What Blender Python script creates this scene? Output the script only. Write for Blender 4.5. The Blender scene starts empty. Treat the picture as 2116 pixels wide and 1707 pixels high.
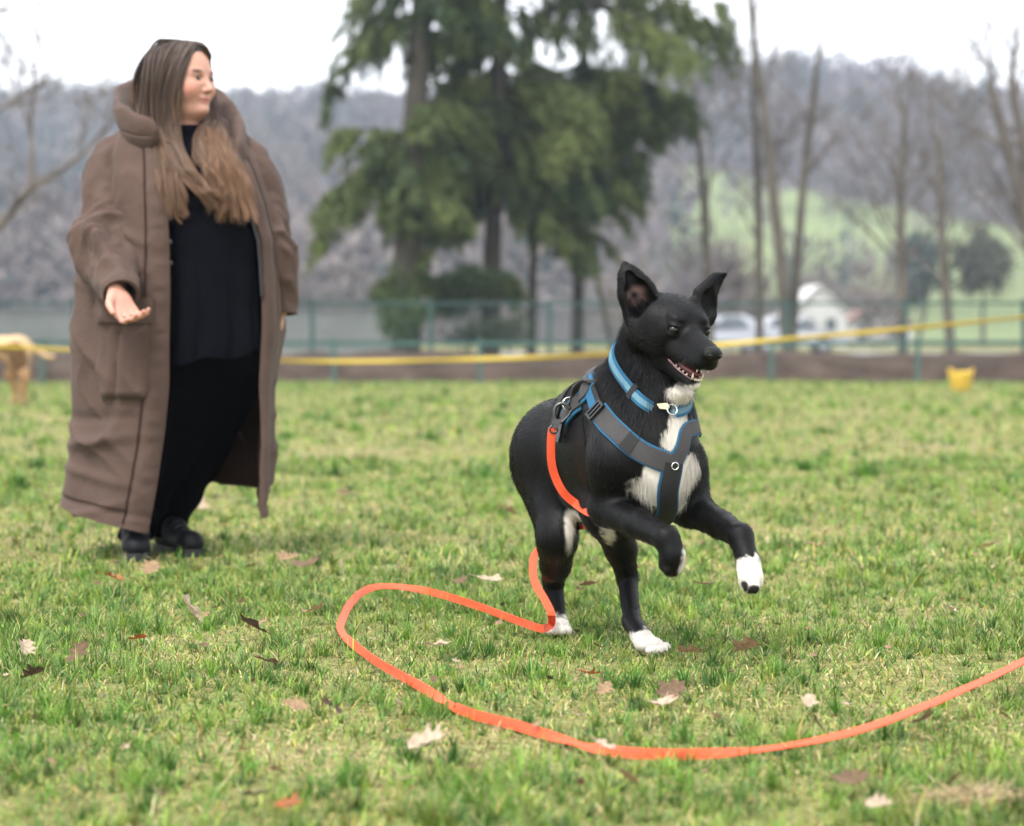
import bpy, bmesh, math, random, os
import numpy as np
from mathutils import Vector, Matrix
from mathutils.bvhtree import BVHTree

random.seed(7)
RNG = np.random.default_rng(11)
SC = bpy.context.scene
COL = SC.collection

# ------------------------------------------------------------------ camera
FPX = 5200.0            # focal length in photo pixels (photo 2116 px wide)
CAM_H = 0.70
PITCH = math.atan((853.5 - 693.0) / FPX)
cam_data = bpy.data.cameras.new('camera')
cam_data.sensor_width = 36.0
cam_data.sensor_fit = 'HORIZONTAL'
cam_data.lens = FPX / 2116.0 * 36.0
cam_data.clip_start = 0.1
cam_data.clip_end = 6000.0
cam_data.dof.use_dof = True
cam_data.dof.focus_distance = 5.5
cam_data.dof.aperture_fstop = 3.7
cam_data.dof.aperture_blades = 0
cam = bpy.data.objects.new('camera', cam_data)
COL.objects.link(cam)
cam.location = (0, 0, CAM_H)
cam.rotation_euler = (math.pi / 2 - PITCH, 0, 0)
SC.camera = cam

# ------------------------------------------------------------------ sky and sun
SUN_EL, SUN_AZ = math.radians(58), math.radians(215)   # high, behind the camera's left
world = bpy.data.worlds.new('World')
SC.world = world
world.use_nodes = True
wn = world.node_tree
wn.nodes.clear()
sky = wn.nodes.new('ShaderNodeTexSky')
sky.sky_type = 'NISHITA'
sky.sun_disc = False
sky.sun_elevation = SUN_EL
sky.sun_rotation = SUN_AZ
sky.air_density = 1.0
sky.dust_density = 6.0
sky.ozone_density = 1.0
hs = wn.nodes.new('ShaderNodeHueSaturation')
hs.inputs['Saturation'].default_value = 0.12
mixw = wn.nodes.new('ShaderNodeMix')
mixw.data_type = 'RGBA'
mixw.inputs[0].default_value = 0.7          # closed cloud cover evens the sky out
mixw.inputs[7].default_value = (11.0, 11.3, 11.8, 1)
bg = wn.nodes.new('ShaderNodeBackground')
bg.inputs['Strength'].default_value = 0.10
wo = wn.nodes.new('ShaderNodeOutputWorld')
wn.links.new(sky.outputs[0], hs.inputs['Color'])
wn.links.new(hs.outputs[0], mixw.inputs[6])
wn.links.new(mixw.outputs[2], bg.inputs['Color'])
wn.links.new(bg.outputs[0], wo.inputs['Surface'])

sun_data = bpy.data.lights.new('sun', 'SUN')
sun_data.energy = 1.5
sun_data.angle = math.radians(14)
sun_data.color = (1.0, 0.965, 0.91)
sun = bpy.data.objects.new('sun', sun_data)
COL.objects.link(sun)
_sd = Vector((math.sin(SUN_AZ) * math.cos(SUN_EL), math.cos(SUN_AZ) * math.cos(SUN_EL), math.sin(SUN_EL)))
sun.rotation_euler = _sd.to_track_quat('Z', 'Y').to_euler()
sun.location = (0, 0, 20)

SC.view_settings.view_transform = 'Standard'
SC.view_settings.look = 'None'
SC.view_settings.exposure = 1.45
SC.view_settings.gamma = 1.0
SC.view_settings.use_curve_mapping = False
SC.render.engine = 'CYCLES'
SC.cycles.use_denoising = True
SC.cycles.max_bounces = 7
SC.cycles.diffuse_bounces = 3
SC.cycles.glossy_bounces = 3
SC.cycles.transmission_bounces = 4
SC.cycles.transparent_max_bounces = 8
SC.cycles.volume_bounces = 0

# ------------------------------------------------------------------ helpers
CAMP = np.array([0, 0, CAM_H])
C_R = np.array([1.0, 0, 0])
C_F = np.array([0, math.cos(PITCH), -math.sin(PITCH)])
C_U = np.array([0, math.sin(PITCH), math.cos(PITCH)])

def W(px, py, d):
    """World point that the camera sees at photo pixel (px, py), d metres away."""
    return CAMP + C_R * ((px - 1058) / FPX * d) + C_U * ((853.5 - py) / FPX * d) + C_F * d

def ray(px, py):
    v = C_R * ((px - 1058) / FPX) + C_U * ((853.5 - py) / FPX) + C_F
    return v / np.linalg.norm(v)

def G(px, py, z=0.0):
    v = ray(px, py)
    return CAMP + v * ((z - CAM_H) / v[2])

def to_px(p):
    q = np.asarray(p) - CAMP
    d = q @ C_F
    return 1058 + q @ C_R / d * FPX, 853.5 - q @ C_U / d * FPX, d

def nrm(v):
    v = np.asarray(v, float)
    return v / (np.linalg.norm(v) + 1e-12)

def tag(o, label=None, cat=None, group=None, kind=None):
    if label: o['label'] = label
    if cat: o['category'] = cat
    if group: o['group'] = group
    if kind: o['kind'] = kind
    return o

def link(o, parent=None):
    COL.objects.link(o)
    if parent is not None:
        o.parent = parent
        o.matrix_parent_inverse = Matrix.Translation(-Vector(parent_origin(parent)))
    return o

def parent_origin(p):
    return p.location if p.parent is None else (0, 0, 0)   # parts keep world coordinates

def empty(name, loc):
    o = bpy.data.objects.new(name, None)
    o.empty_display_size = 0.1
    o.location = loc
    COL.objects.link(o)
    return o

def mesh_np(name, V, F, mat=None, parent=None, smooth=True, colors=None, sharp=None):
    """V (n,3); F an (m,3) or (m,4) array or a list of such arrays, world coordinates."""
    me = bpy.data.meshes.new(name)
    V = np.asarray(V, np.float32)
    Fs = F if isinstance(F, list) else [F]
    Fs = [np.asarray(f, np.int32) for f in Fs if len(f)]
    nl = sum(f.size for f in Fs)
    npoly = sum(len(f) for f in Fs)
    me.vertices.add(len(V)); me.vertices.foreach_set('co', V.ravel())
    me.loops.add(nl); me.loops.foreach_set('vertex_index', np.concatenate([f.ravel() for f in Fs]))
    me.polygons.add(npoly)
    tot = np.concatenate([np.full(len(f), f.shape[1], np.int32) for f in Fs])
    st = np.concatenate([[0], np.cumsum(tot)[:-1]]).astype(np.int32)
    me.polygons.foreach_set('loop_start', st)
    try: me.polygons.foreach_set('loop_total', tot)
    except Exception: pass
    me.polygons.foreach_set('use_smooth', np.full(npoly, smooth, bool))
    me.update(calc_edges=True)
    if colors is not None:
        c = np.ones((len(V), 4), np.float32); c[:, :3] = np.asarray(colors)[:, :3]
        a = me.color_attributes.new('col', 'FLOAT_COLOR', 'POINT')
        a.data.foreach_set('color', c.ravel())
    if mat: me.materials.append(mat)
    if sharp: me.set_sharp_from_angle(angle=sharp)
    o = bpy.data.objects.new(name, me)
    link(o, parent)
    return o

def join_parts(parts):
    """[(V,F4)] -> one V,F"""
    Vs, Fs, n = [], [], 0
    for v, f in parts:
        Vs.append(np.asarray(v, float)); Fs.append(np.asarray(f) + n); n += len(v)
    return np.concatenate(Vs), np.concatenate(Fs)

def box_vf(c, s, rot=None):
    v = np.array([[x, y, z] for x in (-1, 1) for y in (-1, 1) for z in (-1, 1)], float) * np.asarray(s) / 2
    if rot is not None: v = v @ np.asarray(rot).T
    f = np.array([[0, 1, 3, 2], [4, 6, 7, 5], [0, 4, 5, 1], [2, 3, 7, 6], [0, 2, 6, 4], [1, 5, 7, 3]])
    return v + np.asarray(c), f

def catmull(P, n):
    """n samples along a Catmull-Rom curve through rows of P (any width), roughly even."""
    P = np.asarray(P, float)
    Q = np.vstack([2 * P[0] - P[1], P, 2 * P[-1] - P[-2]])
    seg = np.linalg.norm(np.diff(P[:, :3], axis=0), axis=1)
    cum = np.concatenate([[0], np.cumsum(seg)]); cum /= cum[-1]
    t = np.linspace(0, 1, n)
    i = np.clip(np.searchsorted(cum, t, side='right') - 1, 0, len(P) - 2)
    u = ((t - cum[i]) / np.maximum(cum[i + 1] - cum[i], 1e-9))[:, None]
    p0, p1, p2, p3 = Q[i], Q[i + 1], Q[i + 2], Q[i + 3]
    return 0.5 * (2 * p1 + (p2 - p0) * u + (2 * p0 - 5 * p1 + 4 * p2 - p3) * u ** 2 + (3 * p1 - p0 - 3 * p2 + p3) * u ** 3)

def tube_vf(path, radii, seg=8, cap=True, squash=None):
    """Round tube along path with parallel-transported rings."""
    path = np.asarray(path, float); n = len(path)
    radii = np.broadcast_to(np.asarray(radii, float), (n,))
    T = np.gradient(path, axis=0); T /= np.linalg.norm(T, axis=1)[:, None] + 1e-12
    ref = np.array([0, 0, 1.0]) if abs(T[0][2]) < 0.9 else np.array([1.0, 0, 0])
    u = nrm(np.cross(T[0], ref)); V = []
    for i in range(n):
        u = nrm(u - T[i] * (u @ T[i])); w = np.cross(T[i], u)
        a = np.linspace(0, 2 * np.pi, seg, endpoint=False)
        V.append(path[i] + radii[i] * (np.cos(a)[:, None] * u + np.sin(a)[:, None] * w))
    V = np.concatenate(V)
    F = [[i * seg + j, i * seg + (j + 1) % seg, (i + 1) * seg + (j + 1) % seg, (i + 1) * seg + j] for i in range(n - 1) for j in range(seg)]
    if cap:
        V = np.vstack([V, path[0], path[-1]])
        for j in range(seg):
            F.append([n * seg, (j + 1) % seg, j, n * seg]); F.append([n * seg + 1, (n - 1) * seg + j, (n - 1) * seg + (j + 1) % seg, n * seg + 1])
        tri = np.array(F[-2 * seg:])[:, :3]
        return V, [np.array(F[:-2 * seg]), tri]
    return V, [np.array(F)]

def join_mixed(parts):
    Vs, Fs, n = [], [], 0
    for v, fl in parts:
        Vs.append(np.asarray(v, float))
        for f in (fl if isinstance(fl, list) else [fl]):
            if len(f): Fs.append(np.asarray(f) + n)
        n += len(v)
    return np.concatenate(Vs), Fs

# ---- value noise in numpy (3-D, smooth, about -1..1)
_NT = RNG.uniform(-1, 1, (32, 32, 32)).astype(np.float32)
def noise3(p, scale=1.0, off=0.0):
    q = np.asarray(p, float) * scale + off
    i = np.floor(q).astype(int); f = q - i; f = f * f * (3 - 2 * f)
    r = 0
    for dx in (0, 1):
        for dy in (0, 1):
            for dz in (0, 1):
                w = (f[..., 0] if dx else 1 - f[..., 0]) * (f[..., 1] if dy else 1 - f[..., 1]) * (f[..., 2] if dz else 1 - f[..., 2])
                r = r + w * _NT[(i[..., 0] + dx) & 31, (i[..., 1] + dy) & 31, (i[..., 2] + dz) & 31]
    return r

def sstep(a, b, x):
    t = np.clip((x - a) / (b - a), 0, 1)
    return t * t * (3 - 2 * t)

# ---- signed distance modelling: primitives blended on a grid, meshed with surface nets
class SDF:
    def __init__(self, lo, hi, h):
        self.lo = np.asarray(lo, float); self.h = h
        self.n = np.ceil((np.asarray(hi) - self.lo) / h).astype(int) + 1
        self.v = np.full(self.n, 0.2, np.float32)
        self.ax = [(self.lo[i] + np.arange(self.n[i]) * h).astype(np.float32) for i in range(3)]
    def _box(self, lo, hi):
        a = np.clip(np.floor((lo - self.lo) / self.h).astype(int), 0, self.n)
        b = np.clip(np.ceil((hi - self.lo) / self.h).astype(int) + 1, 0, self.n)
        return tuple(slice(int(a[i]), int(b[i])) for i in range(3))
    def _apply(self, fn, lo, hi, k, op):
        s = self._box(np.asarray(lo) - k - 3 * self.h, np.asarray(hi) + k + 3 * self.h)
        if any(q.stop <= q.start for q in s): return
        x = self.ax[0][s[0]][:, None, None]; y = self.ax[1][s[1]][None, :, None]; z = self.ax[2][s[2]][None, None, :]
        d = fn(x, y, z).astype(np.float32); a = self.v[s]; k = max(k, 1e-5)
        if op == 'add':
            hh = np.maximum(k - np.abs(a - d), 0) / k
            self.v[s] = np.minimum(a, d) - hh * hh * k * 0.25
        else:
            d = -d
            hh = np.maximum(k - np.abs(a - d), 0) / k
            self.v[s] = np.maximum(a, d) + hh * hh * k * 0.25
    def cone(self, a, b, ra, rb, k=0.02, axis=None, sq=1.0, op='add'):
        a = np.asarray(a, float); b = np.asarray(b, float); ba = b - a; L = max(ba @ ba, 1e-9); R = max(ra, rb)
        if axis is not None: axis = nrm(axis)
        def fn(x, y, z):
            px, py, pz = x - a[0], y - a[1], z - a[2]
            t = np.clip((px * ba[0] + py * ba[1] + pz * ba[2]) / L, 0, 1)
            qx, qy, qz = px - t * ba[0], py - t * ba[1], pz - t * ba[2]
            if axis is not None:
                m = (qx * axis[0] + qy * axis[1] + qz * axis[2]) * (1 / sq - 1)
                qx, qy, qz = qx + m * axis[0], qy + m * axis[1], qz + m * axis[2]
            d = np.sqrt(qx * qx + qy * qy + qz * qz) - (ra + (rb - ra) * t)
            return d * (min(sq, 1.0) if axis is not None else 1.0)
        e = R * max(1, sq)
        self._apply(fn, np.minimum(a, b) - e, np.maximum(a, b) + e, k, op)
    def ell(self, c, r, axes=None, k=0.02, op='add'):
        c = np.asarray(c, float); r = np.asarray(r, float)
        M = np.eye(3) if axes is None else np.array([nrm(q) for q in axes])
        def fn(x, y, z):
            px, py, pz = x - c[0], y - c[1], z - c[2]
            u = [px * M[i][0] + py * M[i][1] + pz * M[i][2] for i in range(3)]
            k0 = np.sqrt(sum((u[i] / r[i]) ** 2 for i in range(3))); k1 = np.sqrt(sum((u[i] / r[i] ** 2) ** 2 for i in range(3)))
            return k0 * (k0 - 1) / np.maximum(k1, 1e-6)
        e = np.abs(M.T) @ r
        self._apply(fn, c - e, c + e, k, op)
    def mesh(self, smooth=2):
        v = self.v; n = self.n; ins = v < 0
        c = np.zeros(n - 1, np.uint8)
        for dx in (0, 1):
            for dy in (0, 1):
                for dz in (0, 1):
                    c += ins[dx:n[0] - 1 + dx, dy:n[1] - 1 + dy, dz:n[2] - 1 + dz]
        act = np.argwhere((c > 0) & (c < 8))
        idx = np.full(n - 1, -1, np.int32); idx[act[:, 0], act[:, 1], act[:, 2]] = np.arange(len(act))
        cor = np.array([[i, j, k] for i in (0, 1) for j in (0, 1) for k in (0, 1)])
        val = np.stack([v[act[:, 0] + q[0], act[:, 1] + q[1], act[:, 2] + q[2]] for q in cor], 1)
        P = np.zeros((len(act), 3)); cnt = np.zeros(len(act))
        for i in range(8):
            for j in range(i + 1, 8):
                if np.abs(cor[i] - cor[j]).sum() == 1:
                    m = (val[:, i] < 0) != (val[:, j] < 0)
                    t = np.where(m, val[:, i] / np.where(m, val[:, i] - val[:, j], 1), 0)[:, None]
                    P += np.where(m[:, None], cor[i] + t * (cor[j] - cor[i]), 0); cnt += m
        V = self.lo + (act + P / cnt[:, None]) * self.h
        Q = []
        for ax in range(3):
            u, w = (ax + 1) % 3, (ax + 2) % 3
            sl0 = [slice(None)] * 3; sl1 = [slice(None)] * 3
            sl0[ax] = slice(0, -1); sl1[ax] = slice(1, None)
            a, b = ins[tuple(sl0)], ins[tuple(sl1)]
            e = np.argwhere(a != b); e = e[(e[:, u] > 0) & (e[:, w] > 0) & (e[:, u] < n[u] - 1) & (e[:, w] < n[w] - 1)]
            fl = a[e[:, 0], e[:, 1], e[:, 2]]
            def g(du, dw):
                q = e.copy(); q[:, u] += du; q[:, w] += dw
                return idx[q[:, 0], q[:, 1], q[:, 2]]
            q = np.stack([g(-1, -1), g(0, -1), g(0, 0), g(-1, 0)], 1)
            q[~fl] = q[~fl][:, ::-1]
            Q.append(q)
        F = np.concatenate(Q); F = F[(F >= 0).all(1)]
        for _ in range(smooth):
            V = relax(V, F, 0.5)
        return V, F

def relax(V, F, w):
    s = np.zeros_like(V); c = np.zeros(len(V))
    for i in range(F.shape[1]):
        a, b = F[:, i], F[:, (i + 1) % F.shape[1]]
        for k in range(3):
            s[:, k] += np.bincount(a, V[b, k], len(V)) + np.bincount(b, V[a, k], len(V))
        c += np.bincount(a, minlength=len(V)) + np.bincount(b, minlength=len(V))
    return V * (1 - w) + w * s / np.maximum(c, 1)[:, None]

def vnormals(V, F):
    if F.shape[1] == 4: fn = np.cross(V[F[:, 2]] - V[F[:, 0]], V[F[:, 3]] - V[F[:, 1]])
    else: fn = np.cross(V[F[:, 1]] - V[F[:, 0]], V[F[:, 2]] - V[F[:, 0]])
    N = np.zeros_like(V)
    for i in range(F.shape[1]):
        for k in range(3): N[:, k] += np.bincount(F[:, i], fn[:, k], len(V))
    return N / (np.linalg.norm(N, axis=1)[:, None] + 1e-12)

def hair_curves(name, P, radius, mat, parent, colors=None, tip=0.25):
    """P (n,k,3) world strands; radius root (n,) or scalar."""
    n, k, _ = P.shape
    hc = bpy.data.hair_curves.new(name)
    hc.add_curves([k] * n)
    hc.attributes['position'].data.foreach_set('vector', P.astype(np.float32).ravel())
    r = np.broadcast_to(np.asarray(radius, np.float32).reshape(-1, 1), (n, 1)) * np.linspace(1, tip, k, dtype=np.float32)[None, :]
    ra = hc.attributes.get('radius') or hc.attributes.new('radius', 'FLOAT', 'POINT')
    ra.data.foreach_set('value', r.astype(np.float32).ravel())
    if colors is not None:
        colors = np.asarray(colors, np.float32)
        if colors.ndim == 2: colors = np.repeat(colors[:, None, :], k, 1)
        c = np.ones((n * k, 4), np.float32); c[:, :3] = colors.reshape(-1, 3)
        a = hc.attributes.new('col', 'FLOAT_COLOR', 'POINT'); a.data.foreach_set('color', c.ravel())
    hc.materials.append(mat)
    o = bpy.data.objects.new(name, hc)
    link(o, parent)
    return o

# ---- materials
def mat_new(name):
    m = bpy.data.materials.new(name); m.use_nodes = True
    nt = m.node_tree; b = nt.nodes['Principled BSDF']
    return m, nt, b

def simple(name, col, rough=0.6, var=0.12, scale=30.0, bump=0.0, bscale=200.0, metal=0.0, spec=0.5, sheen=0.0, coords='Object', trans=0.0, aniso=(1, 1, 1)):
    m, nt, b = mat_new(name)
    tc = nt.nodes.new('ShaderNodeTexCoord'); mp = nt.nodes.new('ShaderNodeMapping')
    mp.inputs['Scale'].default_value = aniso
    nt.links.new(tc.outputs[coords], mp.inputs[0])
    nz = nt.nodes.new('ShaderNodeTexNoise'); nz.inputs['Scale'].default_value = scale; nz.inputs['Detail'].default_value = 5
    nt.links.new(mp.outputs[0], nz.inputs['Vector'])
    rp = nt.nodes.new('ShaderNodeValToRGB')
    c = np.array(col[:3])
    rp.color_ramp.elements[0].position = 0.3; rp.color_ramp.elements[1].position = 0.7
    rp.color_ramp.elements[0].color = (*np.clip(c * (1 - var), 0, 1), 1); rp.color_ramp.elements[1].color = (*np.clip(c * (1 + var), 0, 1), 1)
    nt.links.new(nz.outputs[0], rp.inputs[0]); nt.links.new(rp.outputs[0], b.inputs['Base Color'])
    b.inputs['Roughness'].default_value = rough; b.inputs['Metallic'].default_value = metal
    b.inputs['Specular IOR Level'].default_value = spec
    if sheen: b.inputs['Sheen Weight'].default_value = sheen
    if trans:
        tr = nt.nodes.new('ShaderNodeBsdfTranslucent'); nt.links.new(rp.outputs[0], tr.inputs[0])
        mx = nt.nodes.new('ShaderNodeMixShader'); mx.inputs[0].default_value = trans
        nt.links.new(b.outputs[0], mx.inputs[1]); nt.links.new(tr.outputs[0], mx.inputs[2])
        nt.links.new(mx.outputs[0], nt.nodes['Material Output'].inputs[0])
    if bump:
        n2 = nt.nodes.new('ShaderNodeTexNoise'); n2.inputs['Scale'].default_value = bscale; n2.inputs['Detail'].default_value = 3
        nt.links.new(mp.outputs[0], n2.inputs['Vector'])
        bp = nt.nodes.new('ShaderNodeBump'); bp.inputs['Strength'].default_value = bump; bp.inputs['Distance'].default_value = 0.004
        nt.links.new(n2.outputs[0], bp.inputs['Height']); nt.links.new(bp.outputs[0], b.inputs['Normal'])
    return m

def attr_mat(name, rough=0.7, trans=0.0, spec=0.3, var=0.0, scale=40.0, sss=0.0, sheen=0.0, bump=0.0, bscale=300):
    """Colour from the 'col' attribute (each thing's own colour)."""
    m, nt, b = mat_new(name)
    at = nt.nodes.new('ShaderNodeAttribute'); at.attribute_name = 'col'
    out = at.outputs['Color']
    if var:
        nz = nt.nodes.new('ShaderNodeTexNoise'); nz.inputs['Scale'].default_value = scale
        tc = nt.nodes.new('ShaderNodeTexCoord'); nt.links.new(tc.outputs['Object'], nz.inputs['Vector'])
        mr = nt.nodes.new('ShaderNodeMapRange'); mr.inputs['To Min'].default_value = 1 - var; mr.inputs['To Max'].default_value = 1 + var
        nt.links.new(nz.outputs[0], mr.inputs['Value'])
        mx = nt.nodes.new('ShaderNodeVectorMath'); mx.operation = 'SCALE'
        nt.links.new(out, mx.inputs[0]); nt.links.new(mr.outputs[0], mx.inputs['Scale']); out = mx.outputs[0]
    nt.links.new(out, b.inputs['Base Color'])
    b.inputs['Roughness'].default_value = rough; b.inputs['Specular IOR Level'].default_value = spec
    if sheen: b.inputs['Sheen Weight'].default_value = sheen
    if sss:
        b.inputs['Subsurface Weight'].default_value = sss; b.inputs['Subsurface Radius'].default_value = (0.012, 0.005, 0.003); b.inputs['Subsurface Scale'].default_value = 0.6
    if bump:
        n2 = nt.nodes.new('ShaderNodeTexNoise'); n2.inputs['Scale'].default_value = bscale
        tc = nt.nodes.new('ShaderNodeTexCoord'); nt.links.new(tc.outputs['Object'], n2.inputs['Vector'])
        bp = nt.nodes.new('ShaderNodeBump'); bp.inputs['Strength'].default_value = bump; bp.inputs['Distance'].default_value = 0.003
        nt.links.new(n2.outputs[0], bp.inputs['Height']); nt.links.new(bp.outputs[0], b.inputs['Normal'])
    if trans:
        tr = nt.nodes.new('ShaderNodeBsdfTranslucent'); nt.links.new(out, tr.inputs[0])
        mx = nt.nodes.new('ShaderNodeMixShader'); mx.inputs[0].default_value = trans
        nt.links.new(b.outputs[0], mx.inputs[1]); nt.links.new(tr.outputs[0], mx.inputs[2])
        nt.links.new(mx.outputs[0], nt.nodes['Material Output'].inputs[0])
    return m

def bvh_of(V, F):
    return BVHTree.FromPolygons([tuple(v) for v in V], [tuple(int(i) for i in f) for f in F])

UP = np.array([0, 0, 1.0])
M_iris = simple('dark_iris', (0.006, 0.0035, 0.0025), 0.08, 0.3, 300, spec=0.4)

def ribbon_vf(top, bot):
    """top, bot: (n, m, 3) grids -> closed strip"""
    n, m, _ = top.shape
    V = np.concatenate([top.reshape(-1, 3), bot.reshape(-1, 3)]); o = n * m
    F = []
    for i in range(n - 1):
        for j in range(m - 1):
            a = i * m + j
            F.append([a, a + 1, a + m + 1, a + m]); F.append([o + a, o + a + m, o + a + m + 1, o + a + 1])
        a, b = i * m, i * m + m - 1
        F.append([a, a + m, o + a + m, o + a]); F.append([b, o + b, o + b + m, b + m])
    for i in (0, n - 1):
        for j in range(m - 1):
            a = i * m + j
            F.append([a, o + a, o + a + 1, a + 1] if i == 0 else [a, a + 1, o + a + 1, o + a])
    return V, np.array(F)

# ================================================================== ground, hills and air
def hill_z(x, y):
    """Valley floor rising to a wooded ridge."""
    x = np.asarray(x, float); y = np.asarray(y, float)
    r = 47 + 5 * np.sin(x * 0.012 + 1.0) + 3 * np.sin(x * 0.031) - 0.010 * x
    z = sstep(185, 650, y) * r
    z = z + sstep(200, 300, y) * (1.6 * np.sin(x * 0.045 + y * 0.02) + 0.9 * np.sin(x * 0.11))
    return z

def ground_z(x, y):
    p = np.stack([np.asarray(x, float), np.asarray(y, float), np.zeros_like(np.asarray(x, float))], -1)
    return noise3(p, 1.3, 2.0) * 0.012 + noise3(p, 0.35, 9.0) * 0.02 * sstep(7, 12, np.asarray(y, float))

def in_meadow(x, y):
    u = np.asarray(x) / np.asarray(y)
    top = 452 - 100 * np.clip((u - 0.07) / 0.13, 0, 1.3) + 8 * np.sin(np.asarray(x) * 0.09)
    return (u > 0.062 + 0.008 * np.sin(np.asarray(y) * 0.05)) & (np.asarray(y) < top) & (np.asarray(y) > 205)

def grid_mesh(xs, ys, zf):
    X, Y = np.meshgrid(xs, ys)
    V = np.stack([X.ravel(), Y.ravel(), zf(X.ravel(), Y.ravel())], 1)
    nx, ny = len(xs), len(ys)
    i, j = np.meshgrid(np.arange(nx - 1), np.arange(ny - 1)); a = (j * nx + i).ravel()
    return V, np.stack([a, a + 1, a + nx + 1, a + nx], 1)

def lawn_material():
    m, nt, b = mat_new('lawn_soil')
    tc = nt.nodes.new('ShaderNodeTexCoord')
    def nz(scale, det=5):
        n = nt.nodes.new('ShaderNodeTexNoise'); n.inputs['Scale'].default_value = scale; n.inputs['Detail'].default_value = det
        nt.links.new(tc.outputs['Object'], n.inputs['Vector']); return n
    def ramp(src, stops):
        r = nt.nodes.new('ShaderNodeValToRGB'); e = r.color_ramp.elements
        while len(e) < len(stops): e.new(0.5)
        for q, (p, c) in zip(e, stops): q.position = p; q.color = (*c, 1)
        nt.links.new(src.outputs[0], r.inputs[0]); return r
    a = ramp(nz(0.9), [(0.35, (0.14, 0.16, 0.04)), (0.52, (0.22, 0.21, 0.07)), (0.66, (0.28, 0.23, 0.12))])
    c = ramp(nz(38, 8), [(0.34, (0.030, 0.029, 0.012)), (0.52, (0.13, 0.12, 0.042)), (0.68, (0.30, 0.25, 0.14))])
    mx = nt.nodes.new('ShaderNodeMix'); mx.data_type = 'RGBA'; mx.inputs[0].default_value = 0.55
    nt.links.new(a.outputs[0], mx.inputs[6]); nt.links.new(c.outputs[0], mx.inputs[7])
    nt.links.new(mx.outputs[2], b.inputs['Base Color'])
    b.inputs['Roughness'].default_value = 0.95; b.inputs['Specular IOR Level'].default_value = 0.1
    bp = nt.nodes.new('ShaderNodeBump'); bp.inputs['Strength'].default_value = 0.7; bp.inputs['Distance'].default_value = 0.02
    nt.links.new(nz(60, 6).outputs[0], bp.inputs['Height']); nt.links.new(bp.outputs[0], b.inputs['Normal'])
    return m
M_lawn = lawn_material()

xs = np.concatenate([np.linspace(-310, -40, 16), np.linspace(-36, -5, 32), np.linspace(-4.8, 4.8, 97), np.linspace(5, 36, 32), np.linspace(40, 310, 16)])
ys = np.concatenate([np.linspace(-12, 2, 8), np.linspace(2.2, 14, 119), np.linspace(14.5, 60, 60), np.linspace(64, 190, 20)])
V, F = grid_mesh(xs, ys, ground_z)
tag(mesh_np('ground', V, F, M_lawn), kind='structure')

# hillside: pasture and woodland floor
xs = np.linspace(-310, 310, 121); ys = np.linspace(186, 700, 115)
V, F = grid_mesh(xs, ys, lambda x, y: hill_z(x, y) - 0.02 + ground_z(xs[0] + 0 * x, 190 + 0 * x) * 0 - 0.02 * (y < 188))
mead = in_meadow(V[:, 0], V[:, 1]).astype(float)[:, None]
nzv = noise3(V, 0.05)[:, None]
col = mead * (np.array([0.130, 0.160, 0.066]) * (1 + 0.25 * nzv)) + (1 - mead) * (np.array([0.065, 0.055, 0.050]) * (1 + 0.3 * nzv))
M_hill = attr_mat('hillside', rough=0.95, spec=0.1, var=0.25, scale=0.15)
tag(mesh_np('hill', V, F, M_hill, None, True, col), kind='structure')

# low bank of bare earth along the far edge of the lawn
xs = np.linspace(-26, 26, 261); ys = np.array([37.9, 38.1, 38.25, 38.4, 38.6, 38.8, 39.2, 39.8, 40.5, 41.5, 42.2])
def bank_z(x, y):
    prof = np.interp(y, [37.9, 38.15, 38.5, 38.9, 40.5, 42.2], [-0.05, 0.06, 0.24, 0.40, 0.42, -0.05])
    p = np.stack([x, y, 0 * x], -1)
    return prof * (1 + 0.10 * noise3(p, 0.7)) + 0.035 * noise3(p, 3.1, 4) * (prof > 0.02)
V, F = grid_mesh(xs, ys, bank_z)
M_bank = simple('bare_earth', (0.046, 0.033, 0.026), 0.95, 0.45, 2.2, bump=0.6, bscale=14, spec=0.1)
tag(mesh_np('earth_bank', V, F, M_bank), kind='structure')
# grey track behind the fence
V, F = grid_mesh(np.linspace(-60, 60, 40), np.linspace(82, 100, 4), lambda x, y: ground_z(x, y) + 0.03)
tag(mesh_np('road', V, F, simple('asphalt', (0.16, 0.16, 0.165), 0.9, 0.15, 0.8)), kind='structure')

# the air: pale haze filling the valley
def build_haze():
    lo, hi = np.array([-330, -14, -3.0]), np.array([330, 716, 80.0])
    v, f = box_vf((lo + hi) / 2, hi - lo)
    m = bpy.data.materials.new('haze'); m.use_nodes = True; nt = m.node_tree; nt.nodes.clear()
    pv = nt.nodes.new('ShaderNodeVolumePrincipled'); out = nt.nodes.new('ShaderNodeOutputMaterial')
    pv.inputs['Color'].default_value = (0.74, 0.84, 1.0, 1); pv.inputs['Density'].default_value = HAZE_D
    pv.inputs['Anisotropy'].default_value = 0.2
    nt.links.new(pv.outputs[0], out.inputs['Volume'])
    o = mesh_np('haze', v, f, m, None, False); tag(o, kind='stuff')
HAZE_D = 0.00048
build_haze()

# ================================================================== grass
M_grass = attr_mat('grass_blades', rough=0.5, spec=0.25, trans=0.2)
def wedge_points(n, d0, d1, side=0.10, p=1.0):
    """Points over the lawn in front of the camera, evenly by area."""
    y = np.sqrt(RNG.uniform(d0 ** 2, d1 ** 2, n * 2)); hw = 0.2035 * 1.2 * y + side
    x = RNG.uniform(-1, 1, n * 2) * hw
    w = hw / y; k = RNG.random(n * 2) < w / w.max()
    return np.stack([x, y, np.zeros(n * 2)], 1)[k][:n]

def patchiness(P):
    return 0.26 * noise3(P, 0.9, 1.0) + 0.34 * noise3(P, 2.6, 7.0) + 0.42 * noise3(P, 7.0, 3.0)

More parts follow.
